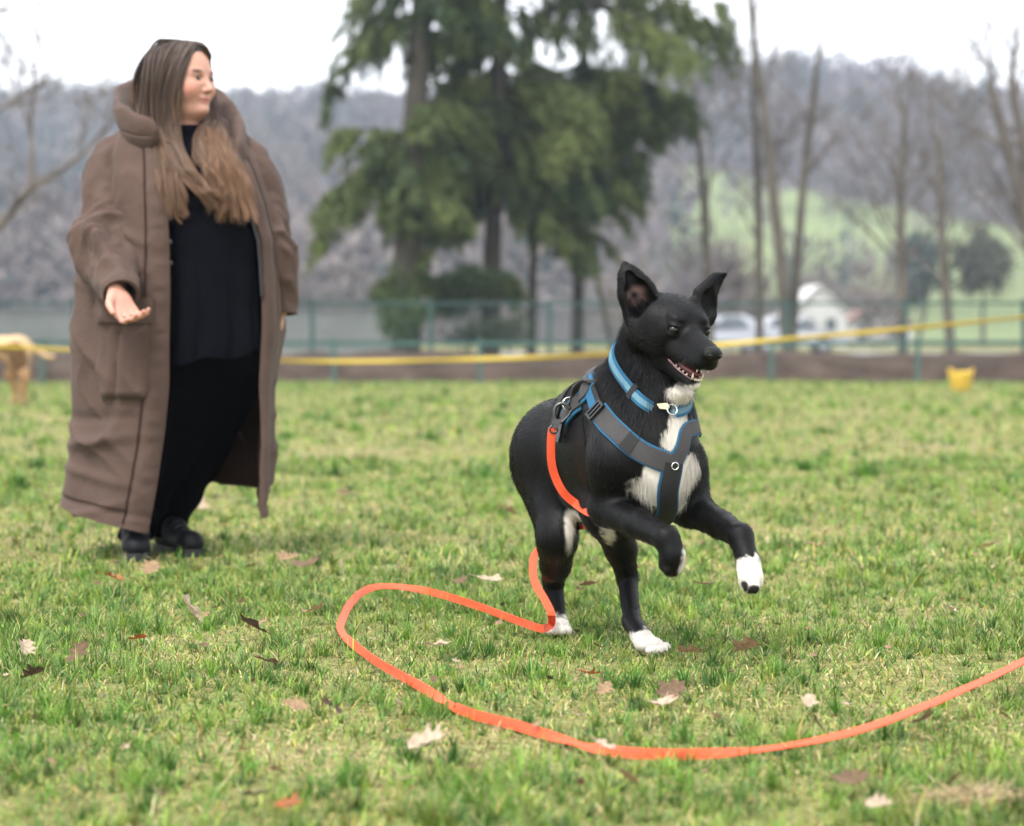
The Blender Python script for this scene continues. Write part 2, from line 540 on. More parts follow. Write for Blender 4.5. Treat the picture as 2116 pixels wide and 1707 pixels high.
GREENS = np.array([[0.130, 0.255, 0.030], [0.185, 0.320, 0.044], [0.072, 0.165, 0.026], [0.270, 0.330, 0.058], [0.108, 0.210, 0.052], [0.042, 0.102, 0.022]])
STRAWS = np.array([[0.42, 0.35, 0.16], [0.36, 0.34, 0.10], [0.48, 0.41, 0.23], [0.25, 0.18, 0.085], [0.38, 0.38, 0.11], [0.40, 0.28, 0.085]])
def blade_mesh(name, P, hh, az, lean, w, segs, c, label):
    n = len(P); P = P.copy(); P[:, 2] = ground_z(P[:, 0], P[:, 1]) - 0.003
    dirh = np.stack([np.cos(az), np.sin(az), 0 * az], 1)
    fa = az + np.pi / 2 + RNG.normal(0, 0.5, n); wv = np.stack([np.cos(fa), np.sin(fa), 0 * fa], 1) * (w * RNG.uniform(0.6, 1.3, n))[:, None] * 0.5
    rows = []
    for i in range(segs + 1):
        t = i / segs; ang = lean * (0.40 + 0.95 * t)
        up = np.stack([dirh[:, 0] * np.sin(ang), dirh[:, 1] * np.sin(ang), np.cos(ang)], 1)
        q = P if i == 0 else q + up * (hh / segs)[:, None]
        q = q.copy(); q[:, 2] = np.maximum(q[:, 2], 0.003 + P[:, 2])
        if i < segs: rows += [q - wv * (1 - 0.5 * t), q + wv * (1 - 0.5 * t)]
        else: rows.append(q)
    m = len(rows); V = np.stack(rows, 1).reshape(-1, 3); b = (np.arange(n) * m)[:, None]
    Q = [b + np.array([[2 * i, 2 * i + 1, 2 * i + 3, 2 * i + 2]]) for i in range(segs - 1)]
    T = b + np.array([[2 * segs - 2, 2 * segs - 1, 2 * segs]])
    o = mesh_np(name, V, ([np.concatenate(Q)] if Q else []) + [T], M_grass, None, False, np.clip(np.repeat(c, m, 0), 0.01, 0.9))
    return tag(o, label, 'grass', None, 'stuff')

def lawn(P, Tc, per, h, w, segs, label, straw=0.5):
    """A mat of short, mostly dry blades with green tufts growing out of it."""
    bare = lambda q: noise3(q, 1.9, 40.0) + 0.35 * noise3(q, 6.0, 11.0)
    P = P[RNG.random(len(P)) > 0.45 * sstep(0.50, 0.70, bare(P))]; Tc = Tc[(bare(Tc) < 0.60) | (RNG.random(len(Tc)) < 0.25)]
    g = patchiness(P); n = len(P)
    yel = RNG.random(n) < np.clip(straw - 0.35 * g, 0.1, 0.9)
    hh = h * np.where(yel, 0.85, 0.75) * RNG.gamma(5, 0.2, n); az = RNG.uniform(0, 6.283, n)
    lean = np.clip(np.where(yel, RNG.normal(1.25, 0.3, n), RNG.normal(0.75, 0.38, n)), 0.03, 1.6)
    c = np.where(yel[:, None], STRAWS[RNG.integers(0, 6, n)], GREENS[RNG.integers(0, 6, n)]) * RNG.uniform(0.7, 1.25, (n, 1))
    # tufts
    gt = patchiness(Tc); keep = RNG.random(len(Tc)) < np.clip(0.55 + 0.7 * gt, 0.12, 1); Tc = Tc[keep]; k = len(Tc)
    vig = RNG.uniform(0.6, 1.45, k) * np.clip(1 + 0.5 * gt[keep], 0.6, 1.6); tone = GREENS[RNG.integers(0, 6, k)] * 0.6 + GREENS[RNG.integers(0, 6, k)] * 0.4; tone = tone * RNG.uniform(0.5, 1.12, (k, 1)); lean0 = RNG.uniform(0, 6.283, k)
    cnt = np.maximum(3, RNG.poisson(per * vig)); id_ = np.repeat(np.arange(k), cnt); nt = len(id_)
    r = np.abs(RNG.normal(0, 0.35, nt)) * h * 0.9 * vig[id_]; a = RNG.uniform(0, 6.283, nt)
    Pt = Tc[id_] + np.stack([np.cos(a) * r, np.sin(a) * r, 0 * r], 1)
    ht = h * 1.15 * vig[id_] * RNG.gamma(7, 1 / 7, nt); lt = np.clip(RNG.normal(0.55, 0.30, nt) + r / h * 0.35, 0.02, 1.5)
    at_ = a + RNG.normal(0, 0.55, nt); at_ = np.where(RNG.random(nt) < 0.3, lean0[id_] + RNG.normal(0, 0.4, nt), at_)
    ct = tone[id_] * RNG.uniform(0.75, 1.3, (nt, 1)); dry = RNG.random(nt) < 0.10; ct[dry] = STRAWS[RNG.integers(0, 6, dry.sum())]
    blade_mesh('grass', np.concatenate([P, Pt]), np.concatenate([hh, ht]), np.concatenate([az, at_]), np.concatenate([lean, lt]), w, segs, np.concatenate([c, ct]), label)

lawn(np.concatenate([wedge_points(122000, 3.2, 7.4, 0.35), wedge_points(18000, 5.0, 7.0, 0.0)]), wedge_points(9000, 3.2, 7.4, 0.35), 18, 0.0225, 0.0029, 2, 'short patchy green and straw coloured lawn grass in the foreground', 0.33)
lawn(wedge_points(98000, 7.4, 14, 0.5), wedge_points(8800, 7.4, 14, 0.5), 10, 0.030, 0.0050, 2, 'patchy lawn grass around and behind the woman', 0.42)
lawn(wedge_points(128000, 14, 38.2, 1.5), wedge_points(13000, 14, 38.2, 1.5), 6, 0.045, 0.015, 1, 'soft yellow green lawn grass reaching to the earth bank', 0.50)

def coarse(Tc, scale, h, w, label):
    """Vigorous dark tufts standing out of the turf."""
    k = len(Tc); cnt = RNG.poisson(46, k) + 14; id_ = np.repeat(np.arange(k), cnt); n = len(id_); s = scale * RNG.uniform(0.6, 1.4, k)[id_]
    r = np.abs(RNG.normal(0, 0.5, n)) * s; a = RNG.uniform(0, 6.283, n)
    P = Tc[id_] + np.stack([np.cos(a) * r, np.sin(a) * r, 0 * r], 1)
    tone = np.array([[0.070, 0.165, 0.022], [0.045, 0.115, 0.018], [0.120, 0.235, 0.030]])[RNG.integers(0, 3, k)][id_]
    blade_mesh('grass', P, h * RNG.gamma(7, 1 / 7, n) * np.clip(1.15 - 0.4 * r / s, 0.4, 1.2), a + RNG.normal(0, 0.5, n), np.clip(0.25 + 0.7 * r / s + RNG.normal(0, 0.18, n), 0.02, 1.5), w, 2, tone * RNG.uniform(0.7, 1.3, (n, 1)), label)
near = [G(x, y) for x, y in [(1095, 1392), (1060, 1385), (1120, 1400), (960, 1330), (930, 1312), (1010, 1350), (870, 1075), (300, 1690), (640, 1660), (720, 1640), (560, 1420), (1470, 1420), (1500, 1410), (1660, 1420), (240, 1240), (460, 1120), (1830, 1530), (1400, 1640), (1900, 1620), (120, 1500), (880, 1490)]]
coarse(np.concatenate([np.array(near), wedge_points(70, 3.4, 7.4, 0.3)]), 0.040, 0.034, 0.0030, 'darker coarse grass tufts standing out of the near lawn')
far = [G(x, y) for x, y in [(760, 832), (740, 834), (870, 832), (890, 834), (1800, 982), (1780, 985), (1665, 975), (1875, 852), (1330, 850), (1040, 850), (640, 870), (120, 838), (1700, 900), (1560, 850), (1990, 955), (30, 1010), (690, 990)]]
coarse(np.concatenate([np.array(far), wedge_points(60, 9, 30, 0.5)]), 0.11, 0.060, 0.011, 'darker green tufts dotted over the far lawn')
# ================================================================== trees
M_bark = simple('bark', (0.082, 0.070, 0.058), 0.9, 0.4, 6, bump=0.7, bscale=20, aniso=(1, 1, 0.25))
M_barkgreen = simple('mossy_bark', (0.032, 0.027, 0.019), 0.92, 0.45, 5, bump=0.7, bscale=18, aniso=(1, 1, 0.3))
M_twig = simple('twigs', (0.105, 0.088, 0.078), 0.9, 0.35, 3)
M_needle = attr_mat('needles', rough=0.6, spec=0.2, trans=0.2)
M_wood = attr_mat('far_wood', rough=0.9, spec=0.1)

def tris_soup(C, L, wdt, dirs, colr):
    """n slim triangles: base centre C, direction dirs, length L, width wdt."""
    n = len(C); r = RNG.normal(0, 1, (n, 3)); s = np.cross(dirs, r); s /= np.linalg.norm(s, axis=1)[:, None] + 1e-9
    V = np.stack([C - s * (wdt / 2)[:, None], C + s * (wdt / 2)[:, None], C + dirs * L[:, None]], 1).reshape(-1, 3)
    return V, np.arange(3 * n).reshape(-1, 3), np.repeat(colr, 3, 0)

def grow(P0, D0, L, r, depth, out, rng, spread=0.6, lift=0.25, n_sub=(3, 5)):
    k = 5; P = [np.asarray(P0, float)]; d = nrm(D0)
    for i in range(k):
        d = nrm(d + rng.normal(0, 0.10, 3) + np.array([0, 0, lift * 0.12])); P.append(P[-1] + d * L / k)
    P = np.array(P); rad = np.linspace(r, r * 0.35, k + 1)
    out.append(tube_vf(P, rad, 5 if r > 0.03 else 3, False))
    if depth <= 0: return
    for j in range(rng.integers(n_sub[0], n_sub[1] + 1)):
        t = rng.uniform(0.25, 0.98); i = min(int(t * k), k - 1); p = P[i] + (P[i + 1] - P[i]) * (t * k - i)
        nd = nrm(d * 0.75 + rng.normal(0, spread, 3) + np.array([0, 0, lift]))
        grow(p, nd, L * rng.uniform(0.45, 0.7), max(rad[i] * 0.55, 0.006), depth - 1, out, rng, spread, lift, n_sub)

def bare_tree(name, label, trunk, seed, cat='tree', group='bare trees beyond the fence', nb=9, bl=2.2, extra_h=5.0, depth=3, start=0.30, mat=None):
    """trunk: rows (px, py, d, radius m); grows on above the last row."""
    rng = np.random.default_rng(seed)
    K = [np.concatenate([W(a, b, d), [r * 0.82]]) for a, b, d, r in trunk]
    base = K[0].copy(); base[2] = -0.1; K = [np.concatenate([base[:3], [base[3] * 1.15]])] + K if K[0][2] > 0.05 else K
    last = K[-1]; dr = nrm(K[-1][:3] - K[-2][:3])
    K.append(np.concatenate([last[:3] + dr * extra_h * 0.5 + rng.normal(0, 0.15, 3), [last[3] * 0.6]])); K.append(np.concatenate([last[:3] + dr * extra_h + rng.normal(0, 0.3, 3) + [0, 0, 0.4], [last[3] * 0.2]]))
    Q = catmull(np.array(K), 34)
    root = empty(name, (K[0][0], K[0][1], 0.0)); tag(root, label, cat, group)
    mesh_np('trunk', *tube_vf(Q[:, :3], np.maximum(Q[:, 3], 0.01), 10), mat or M_bark, root)
    out = []
    for j in range(int(nb * 1.3)):
        t = rng.uniform(start, 0.97); i = int(t * 33); p = Q[i, :3]; T = nrm(Q[min(i + 1, 33), :3] - Q[i - 1, :3])
        a = rng.uniform(0, 6.28); d = nrm(T * 0.75 + np.array([math.cos(a), math.sin(a), 0]) * 0.9 + [0, 0, 0.15])
        grow(p, d, bl * rng.uniform(0.6, 1.2) * (1.25 - 0.5 * t), max(Q[i, 3] * 0.36, 0.012), depth, out, rng, 0.6, 0.25, (3, 4))
    if out:
        v, f = join_mixed(out); mesh_np('crown', v, f, M_twig, root)
    return root

def conifer(name, label, trunk, limbs, seed, H, group='conifers beyond the fence'):
    """trunk rows as above; limbs: (px-height y, left m, right m, count, dens)"""
    rng = np.random.default_rng(seed)
    K = [np.concatenate([W(a, b, d), [r]]) for a, b, d, r in trunk]
    K[0][2] = -0.1
    top = K[-1]; K.append(np.array([top[0], top[1], H, 0.05]))
    Q = catmull(np.array(K), 40)
    root = empty(name, (K[0][0], K[0][1], 0)); tag(root, label, 'tree', group)
    mesh_np('trunk', *tube_vf(Q[:, :3], np.maximum(Q[:, 3], 0.02), 12), M_barkgreen, root)
    tubes, Cs, Ds, Ls, Ws, Cc = [], [], [], [], [], []
    def limb(z, az, L, dens, droop):
        i = int(np.argmin(np.abs(Q[:, 2] - z))); p = np.array([Q[i, 0], Q[i, 1], z])
        d = np.array([math.cos(az), math.sin(az), 0]); t = np.linspace(0, 1, 9)
        path = p + d * (t * L)[:, None] + np.array([0, 0, 1.0]) * (0.10 * L * t - droop * L * t ** 1.8)[:, None] + rng.normal(0, 0.03, (9, 3))
        tubes.append(tube_vf(path, np.linspace(0.035, 0.008, 9) * (0.5 + L * 0.3), 4, False))
        lt = rng.normal(0, 0.26); sd = np.array([-d[1], d[0], 0]); nb = max(5, int(11 * L * (0.6 + 0.5 * dens)))
        for q in range(nb):
            u = rng.uniform(0.18, 1.0); p0 = np.array([np.interp(u, t, path[:, k]) for k in range(3)])
            side = rng.choice([-1, 1]); bl = L * rng.uniform(0.16, 0.42) * (1.15 - 0.5 * u) + 0.18
            bd = nrm(d * rng.uniform(0.3, 0.9) + sd * side * rng.uniform(0.2, 0.9) + np.array([0, 0, -rng.uniform(0.35, 1.6)]))
            n = int(max(7, 26 * bl * (0.5 + dens))); v = rng.random(n)
            c = p0 + bd * (v * bl)[:, None] + np.array([0, 0, -0.35 * bl]) * (v ** 2)[:, None] + rng.normal(0, 0.028, (n, 3))
            tone = np.clip(0.45 + lt + 0.35 * noise3(c, 1.6, 4) + rng.normal(0, 0.15, n), 0, 1)[:, None]
            colr = np.array([0.020, 0.040, 0.014]) * (1 - tone) + np.array([0.118, 0.148, 0.044]) * tone
            for _ in range(3):
                Cs.append(c + rng.normal(0, 0.03, (n, 3))); dd = bd * 0.7 + rng.normal(0, 0.42, (n, 3)) + np.array([0, 0, -0.45]); Ds.append(dd / np.linalg.norm(dd, axis=1)[:, None])
                Ls.append(rng.uniform(0.14, 0.32, n)); Ws.append(rng.uniform(0.03, 0.075, n)); Cc.append(colr * rng.uniform(0.8, 1.2, (n, 1)))
    for y0, y1, left, right, back, cnt, dens in limbs:
        for _ in range(int(cnt * 0.95)):
            z = CAM_H + (693 - rng.uniform(y0, y1)) / FPX * trunk[0][2]
            s = rng.random()
            if s < 0.42: az, L = math.pi + rng.normal(0, 0.45), left
            elif s < 0.84: az, L = rng.normal(0, 0.45), right
            else: az, L = rng.choice([-1, 1]) * (math.pi / 2 + rng.normal(0, 0.3)), back
            L = L * rng.uniform(0.45, 1.12)
            if L > 0.25: limb(z, az, L, dens, rng.uniform(0.02, 0.75))
    for _ in range(34):        # the crown above the picture
        z = rng.uniform(CAM_H + 8.2, H - 0.4); limb(z, rng.uniform(0, 6.28), max(0.4, 2.4 * (1 - z / H) + 0.5), 0.45, 0.3)
    v, f = join_mixed(tubes); mesh_np('limbs', v, f, M_barkgreen, root)['kind'] = 'stuff'
    v, f, c = tris_soup(np.concatenate(Cs), np.concatenate(Ls), np.concatenate(Ws), np.concatenate(Ds), np.concatenate(Cc))
    mesh_np('crown', v, f, M_needle, root, False, c)
    return root

conifer('conifer_tree', 'tall conifer with thick mossy trunk, leftmost of the evergreens behind the fence',
        [(838, 740, 52, 0.33), (843, 500, 52, 0.29), (858, 250, 52, 0.25), (872, 0, 52, 0.22), (878, -250, 52, 0.18)],
        [(265, 380, 1.95, 1.2, 1.4, 26, 0.8), (390, 460, 1.25, 0.8, 1.2, 9, 0.8), (-70, 70, 2.0, 1.6, 1.6, 22, 0.40), (-180, -60, 2.0, 1.6, 1.6, 12, 0.35), (150, 280, 0.0, 1.3, 1.0, 10, 0.6), (510, 650, 0.5, 0.4, 0.4, 22, 0.9)], 3, 19)
conifer('conifer_tree', 'conifer with a bare lower trunk, in the middle of the evergreens behind the fence',
        [(1012, 740, 54, 0.22), (1018, 500, 54, 0.19), (1028, 250, 54, 0.17), (1036, 0, 54, 0.14), (1040, -200, 54, 0.12)],
        [(150, 330, 1.8, 2.3, 1.6, 46, 0.7), (330, 430, 1.4, 1.8, 1.4, 20, 0.75), (0, 130, 1.4, 1.6, 1.4, 22, 0.42), (-130, 10, 1.5, 1.6, 1.4, 14, 0.38), (550, 590, 1.2, 0.6, 0.8, 9, 1.0)], 5, 17)
conifer('conifer_tree', 'broad conifer with wide drooping limbs, rightmost of the evergreens behind the fence',
        [(1192, 740, 57, 0.15), (1197, 500, 57, 0.13), (1204, 250, 57, 0.12), (1210, 0, 57, 0.10), (1216, -150, 57, 0.08)],
        [(130, 270, 1.6, 2.1, 1.5, 34, 0.7), (270, 420, 1.4, 1.8, 1.4, 28, 0.65), (420, 500, 0.9, 1.3, 1.0, 7, 0.6), (-60, 60, 1.4, 3.5, 1.4, 13, 0.38)], 8, 15)
bare_tree('bare_tree', 'thin leaning bare trunk beside the rightmost conifer', [(1268, 740, 56, 0.09), (1248, 640, 56, 0.075), (1222, 540, 56, 0.06), (1190, 440, 56, 0.05)], 21, nb=4, bl=0.9, extra_h=2)
bare_tree('bare_tree', 'mossy bare trunk between the middle and the rightmost conifer', [(1098, 740, 55, 0.14), (1100, 600, 55, 0.12), (1106, 450, 55, 0.10), (1112, 300, 55, 0.09)], 22, nb=3, bl=0.9, extra_h=4, mat=M_barkgreen)

bare_tree('bare_tree', 'slender bare tree above the ears of the black dog', [(1470, 740, 58, 0.12), (1462, 560, 58, 0.11), (1452, 380, 58, 0.10), (1440, 250, 58, 0.08)], 31, nb=10, extra_h=2.2)
bare_tree('bare_tree', 'straight bare tree left of the forked tree by the white house', [(1570, 740, 58, 0.13), (1568, 500, 58, 0.12), (1563, 300, 58, 0.10), (1556, 180, 58, 0.08)], 32, nb=9, extra_h=3.0)
bare_tree('bare_tree', 'tall bare tree with the thickest trunk, before the white house', [(1628, 740, 57, 0.19), (1616, 560, 57, 0.17), (1598, 400, 57, 0.15), (1578, 220, 57, 0.13), (1560, 100, 57, 0.10)], 33, nb=10, bl=2.0, extra_h=4)
bare_tree('bare_tree', 'bare tree leaning right just behind the thickest bare trunk', [(1636, 740, 57.6, 0.14), (1646, 560, 57.6, 0.13), (1662, 360, 57.6, 0.115), (1682, 200, 57.6, 0.09)], 34, nb=9, extra_h=1.2)
bare_tree('bare_tree', 'bare tree standing right of the white house', [(1866, 745, 58, 0.145), (1863, 560, 58, 0.13), (1862, 380, 58, 0.11), (1870, 250, 58, 0.08)], 35, nb=13, extra_h=0.8)
bare_tree('bare_tree', 'bare tree rooted behind the yellow tub, second from the right edge', [(1966, 745, 53, 0.14), (1955, 600, 53, 0.12), (1945, 440, 53, 0.10), (1940, 300, 53, 0.075)], 36, nb=10, extra_h=0.8)
bare_tree('bare_tree', 'large bare tree leaning in at the right edge', [(2150, 750, 50, 0.22), (2140, 560, 50, 0.19), (2108, 400, 50, 0.17), (2075, 280, 50, 0.14), (2048, 180, 50, 0.10)], 37, nb=9, bl=2.0, extra_h=1.0)
bare_tree('bare_tree', 'twin stem of the bare trees leaning in at the right edge', [(2160, 750, 50.6, 0.17), (2140, 480, 50.6, 0.15), (2112, 300, 50.6, 0.12), (2090, 150, 50.6, 0.09)], 38, nb=8, extra_h=1.2)
# tree left of the picture with a limb reaching in
def left_tree():
    rng = np.random.default_rng(41)
    root = empty('bare_tree', W(-170, 0, 30) * np.array([1, 1, 0])); tag(root, 'bare tree reaching grey limbs in from the left edge behind the woman', 'tree', 'bare trees beyond the lawn')
    b = W(-170, 693, 30)
    tr = catmull(np.array([[b[0], b[1], -0.1], W(-175, 650, 30), W(-160, 520, 30), W(-190, 300, 30), W(-200, 50, 30), W(-190, -250, 30)]), 24)
    mesh_np('trunk', *tube_vf(tr, np.linspace(0.19, 0.08, 24), 10), M_bark, root)
    l1 = catmull(np.array([W(-165, 560, 30), W(-60, 520, 30), W(0, 465, 29.8), W(62, 392, 29.6), W(130, 350, 29.5), W(200, 290, 29.4), W(250, 230, 29.3)]), 24)
    l2 = catmull(np.array([W(64, 388, 29.6), W(66, 320, 29.6), W(64, 250, 29.7), W(70, 190, 29.7), W(66, 120, 29.8)]), 14)
    l3 = catmull(np.array([W(-180, 420, 30), W(-60, 270, 30.2), W(20, 215, 30.2), W(90, 175, 30.3), W(150, 150, 30.3)]), 16)
    l4 = catmull(np.array([W(-195, 150, 30), W(-90, 60, 30), W(0, 20, 29.9), W(60, -5, 29.8)]), 12)
    out = [tube_vf(l1, np.linspace(0.075, 0.012, 24), 8, False), tube_vf(l2, np.linspace(0.042, 0.012, 14), 6, False), tube_vf(l3, np.linspace(0.05, 0.008, 16), 6, False), tube_vf(l4, np.linspace(0.045, 0.008, 12), 6, False)]
    for path, n in ((l1, 12), (l2, 6), (l3, 8), (l4, 6), (tr[8:], 10)):
        for _ in range(n):
            i = rng.integers(4, len(path)); d = nrm(nrm(path[i] - path[i - 1]) + rng.normal(0, 0.6, 3) + [0, 0, 0.3]); grow(path[i], d, rng.uniform(0.5, 1.1), 0.012, 2, out, rng)
    v, f = join_mixed(out); mesh_np('crown', v, f, M_twig, root)
left_tree()

def leafy(name, label, c, r, n, tone, cat='shrub', group=None, size=0.09, seed=1, trunk=None, mat=None):
    rng = np.random.default_rng(seed); c = np.asarray(c, float); r = np.asarray(r, float)
    root = empty(name, (c[0], c[1], 0)); tag(root, label, cat, group)
    # clumps, then leaves round each clump
    kc = max(14, n // 120); cl = rng.normal(0, 1, (kc, 3)); cl /= np.linalg.norm(cl, axis=1)[:, None]; cl = c + cl * r * (rng.random((kc, 1)) ** 0.5) * rng.uniform(0.55, 1.25, (kc, 1))
    which = rng.integers(0, kc, n); P = cl[which] + rng.normal(0, 1, (n, 3)) * r * 0.20
    P[:, 2] = np.maximum(P[:, 2], 0.05)
    D = rng.normal(0, 1, (n, 3)) + [0, 0, -0.2]; D /= np.linalg.norm(D, axis=1)[:, None]
    tn = rng.random((kc, 1))[which] * 0.6 + 0.7 * rng.random((n, 1))
    v, f, cc = tris_soup(P, rng.uniform(0.7, 1.4, n) * size, rng.uniform(0.4, 0.8, n) * size, D, np.asarray(tone) * (0.55 + 0.7 * tn))
    mesh_np('crown', v, f, M_needle, root, False, cc)
    st = []
    for _ in range(5 if trunk is None else 1):
        p1 = c + rng.normal(0, 0.3, 3) * r; st.append(tube_vf(np.array([[c[0] + rng.normal(0, 0.05), c[1], -0.05], (np.array([c[0], c[1], 0]) + p1) / 2, p1]), np.array([1, 0.7, 0.3]) * (trunk or 0.03), 5, False))
    v, f = join_mixed(st); mesh_np('trunk' if trunk else 'stem', v, f, M_bark, root)
    return root
def at(px, py, d): return W(px, py, d)
leafy('ivy_shrub', 'dense evergreen shrub round the foot of the thick conifer trunk', at(832, 645, 51.3), (0.50, 0.4, 0.80), 2600, (0.055, 0.085, 0.028), seed=51)
leafy('dark_shrub', 'wide dark evergreen shrub between the left and the middle conifer', at(960, 585, 52.5), (0.95, 0.6, 0.36), 3000, (0.040, 0.068, 0.026), seed=52)
leafy('dark_shrub', 'low dark shrub under the middle conifer', at(1010, 690, 52.5), (1.0, 0.5, 0.35), 1800, (0.05, 0.062, 0.035), seed=53)
leafy('evergreen_tree', 'grey green evergreen on the pasture, left of the rounded dark tree', at(1898, 560, 150), (1.5, 1.5, 2.6), 3000, (0.070, 0.088, 0.075), 'tree', None, 0.4, 54, 0.16)
leafy('rounded_tree', 'dark rounded tree standing on the green slope near the right edge', at(2030, 545, 150), (1.6, 1.6, 2.0), 3000, (0.085, 0.088, 0.062), 'tree', None, 0.4, 55, 0.16)

# thickets of bare brushwood between fence and slope, and the wooded hillside: uncountable masses
def wood_mass(name, label, X, Y, conf, hts, seed, zf, tri=60, far=True):
    rng = np.random.default_rng(seed); Cs, Ds, Ls, Ws, Cc = [], [], [], [], []
    for x, y, cf, h in zip(X, Y, conf, hts):
        z0 = float(zf(x, y)); base = rng.uniform(0.75, 1.25)
        n = tri
        if cf:
            t = rng.random(n) ** 0.75; rad = 0.19 * h * (1 - t) + 0.1; a = rng.uniform(0, 6.28, n)
            P = np.stack([x + rad * np.cos(a) * rng.random(n) ** 0.4, y + rad * np.sin(a) * rng.random(n) ** 0.4, z0 + h * (0.10 + 0.90 * t)], 1)
            D = np.stack([np.cos(a), np.sin(a), -0.6 + 0 * a], 1); L = 0.11 * h * (1.1 - t) + 0.3; w = L * 0.6
            c = np.array([0.036, 0.058, 0.056]) * base * rng.uniform(0.7, 1.3, (n, 1))
        else:
            v = rng.normal(0, 1, (n, 3)); v /= np.linalg.norm(v, axis=1)[:, None]; v *= rng.random((n, 1)) ** 0.35
            P = np.array([x, y, z0 + h * 0.60]) + v * np.array([0.30, 0.30, 0.42]) * h
            D = v + np.array([0, 0, 0.7]); L = rng.uniform(0.10, 0.22, n) * h; w = L * rng.uniform(0.10, 0.28, n) if not far else L * rng.uniform(0.22, 0.5, n)
            hue = np.array([[0.128, 0.106, 0.104], [0.112, 0.100, 0.110], [0.105, 0.094, 0.084], [0.150, 0.126, 0.118]])[int(np.clip(2 + 2.4 * noise3(np.array([[x, y, 0.0]]), 0.022, 2)[0] + rng.normal(0, 0.7), 0, 3))]
            c = hue * base * rng.uniform(0.7, 1.3, (n, 1))
        D = D / np.linalg.norm(D, axis=1)[:, None]
        # trunk as one long slim triangle
        P = np.vstack([P, [x, y, z0 - 0.2]]); D = np.vstack([D, [0, 0, 1.0]]); L = np.append(L, h * 0.8); w = np.append(w, 0.035 * h); c = np.vstack([c, [[0.10, 0.085, 0.075]]])
        Cs.append(P); Ds.append(D); Ls.append(L); Ws.append(w); Cc.append(c)
    v, f, c = tris_soup(np.concatenate(Cs), np.concatenate(Ls), np.concatenate(Ws), np.concatenate(Ds), np.concatenate(Cc))
    tag(mesh_np(name, v, f, M_wood, None, False, c), label, 'woodland', None, 'stuff')
def forest():
    n = 12000; y = np.sqrt(RNG.uniform(205 ** 2, 672 ** 2, n)); x = RNG.uniform(-0.40, 0.40, n) * y
    dx = in_meadow(x, y); clump = noise3(np.stack([x, y, 0 * x], 1), 0.02, 6)
    k = ~dx & (RNG.random(n) < 0.36 + 0.25 * (y > 560)); x, y, clump = x[k], y[k], clump[k]
    conf = RNG.random(len(x)) < np.clip(0.14 + 0.9 * clump + 0.22 * (y > 600), 0.02, 0.9)
    h = np.where(conf, RNG.uniform(10, 17, len(x)), RNG.uniform(8, 13.5, len(x)))
    wood_mass('far_woodland', 'hazy wooded hillside of bare trees and dark conifers under the sky', x, y, conf, h, 61, hill_z, 46)
forest()
def thicket():
    n = 64; px = RNG.uniform(1270, 1830, n); Y = RNG.uniform(100, 190, n); Y = np.where((px > 1590) & (px < 1800), RNG.uniform(165, 190, n), Y); x = (px - 1058) / FPX * Y; h = RNG.uniform(1.8, 5.0, n)
    n2 = 46; px2 = RNG.uniform(-250, 1250, n2); Y2 = RNG.uniform(110, 190, n2); x2 = (px2 - 1058) / FPX * Y2; h2 = RNG.uniform(1.5, 4.5, n2)
    x, Y, h = np.append(x, x2), np.append(Y, Y2), np.append(h, h2)
    wood_mass('thicket', 'tangle of bare brown brushwood on the valley floor behind the fence', x, Y, np.zeros(len(x), bool), h, 62, lambda a, b: 0.0, 170, False)
thicket()

# hedgerow shrubs dotted over the pasture
rh = np.random.default_rng(71); _hx, _hy, _hh = [], [], []
for _ in range(34):
    px = rh.uniform(1480, 1950); Y = rh.uniform(225, 420) if rh.random() < 0.6 else rh.choice([262, 330]) + rh.normal(0, 3); x = (px - 1058) / FPX * Y
    if in_meadow(np.array([x]), np.array([Y]))[0]: _hx.append(x); _hy.append(Y); _hh.append(rh.uniform(2.5, 7.5))
wood_mass('hedgerow', 'scattered bare shrubs and hedgerow on the green slope at the right', _hx, _hy, rh.random(len(_hx)) < 0.15, _hh, 72, hill_z, 90)
# ================================================================== the running dog
DOG_H = nrm([0.42, -0.906, 0])          # heading: towards the camera and to the right
DOG_L = np.array([0.906, 0.42, 0.0])    # the dog's own left

M_fur = attr_mat('dog_fur', rough=0.24, spec=0.24)
M_dogskin = attr_mat('dog_coat', rough=0.50, spec=0.15, bump=0.25, bscale=420)
M_eye, _nt, _b = mat_new('dog_eye'); _b.inputs['Base Color'].default_value = (0.003, 0.002, 0.0015, 1); _b.inputs['Roughness'].default_value = 0.08; _b.inputs['Specular IOR Level'].default_value = 0.25
M_nose = simple('dog_nose', (0.0025, 0.0025, 0.003), 0.42, 0.3, 300, bump=0.6, bscale=900, spec=0.28)
M_tooth = simple('dog_tooth', (0.72, 0.66, 0.52), 0.25, 0.08, 60)
M_gum = simple('dog_gum', (0.12, 0.045, 0.048), 0.25, 0.6, 160, spec=0.6)
M_mouth = simple('dog_mouth_lining', (0.10, 0.02, 0.022), 0.4, 0.4, 90)
M_pad = simple('paw_pad', (0.02, 0.017, 0.018), 0.6, 0.3, 300)

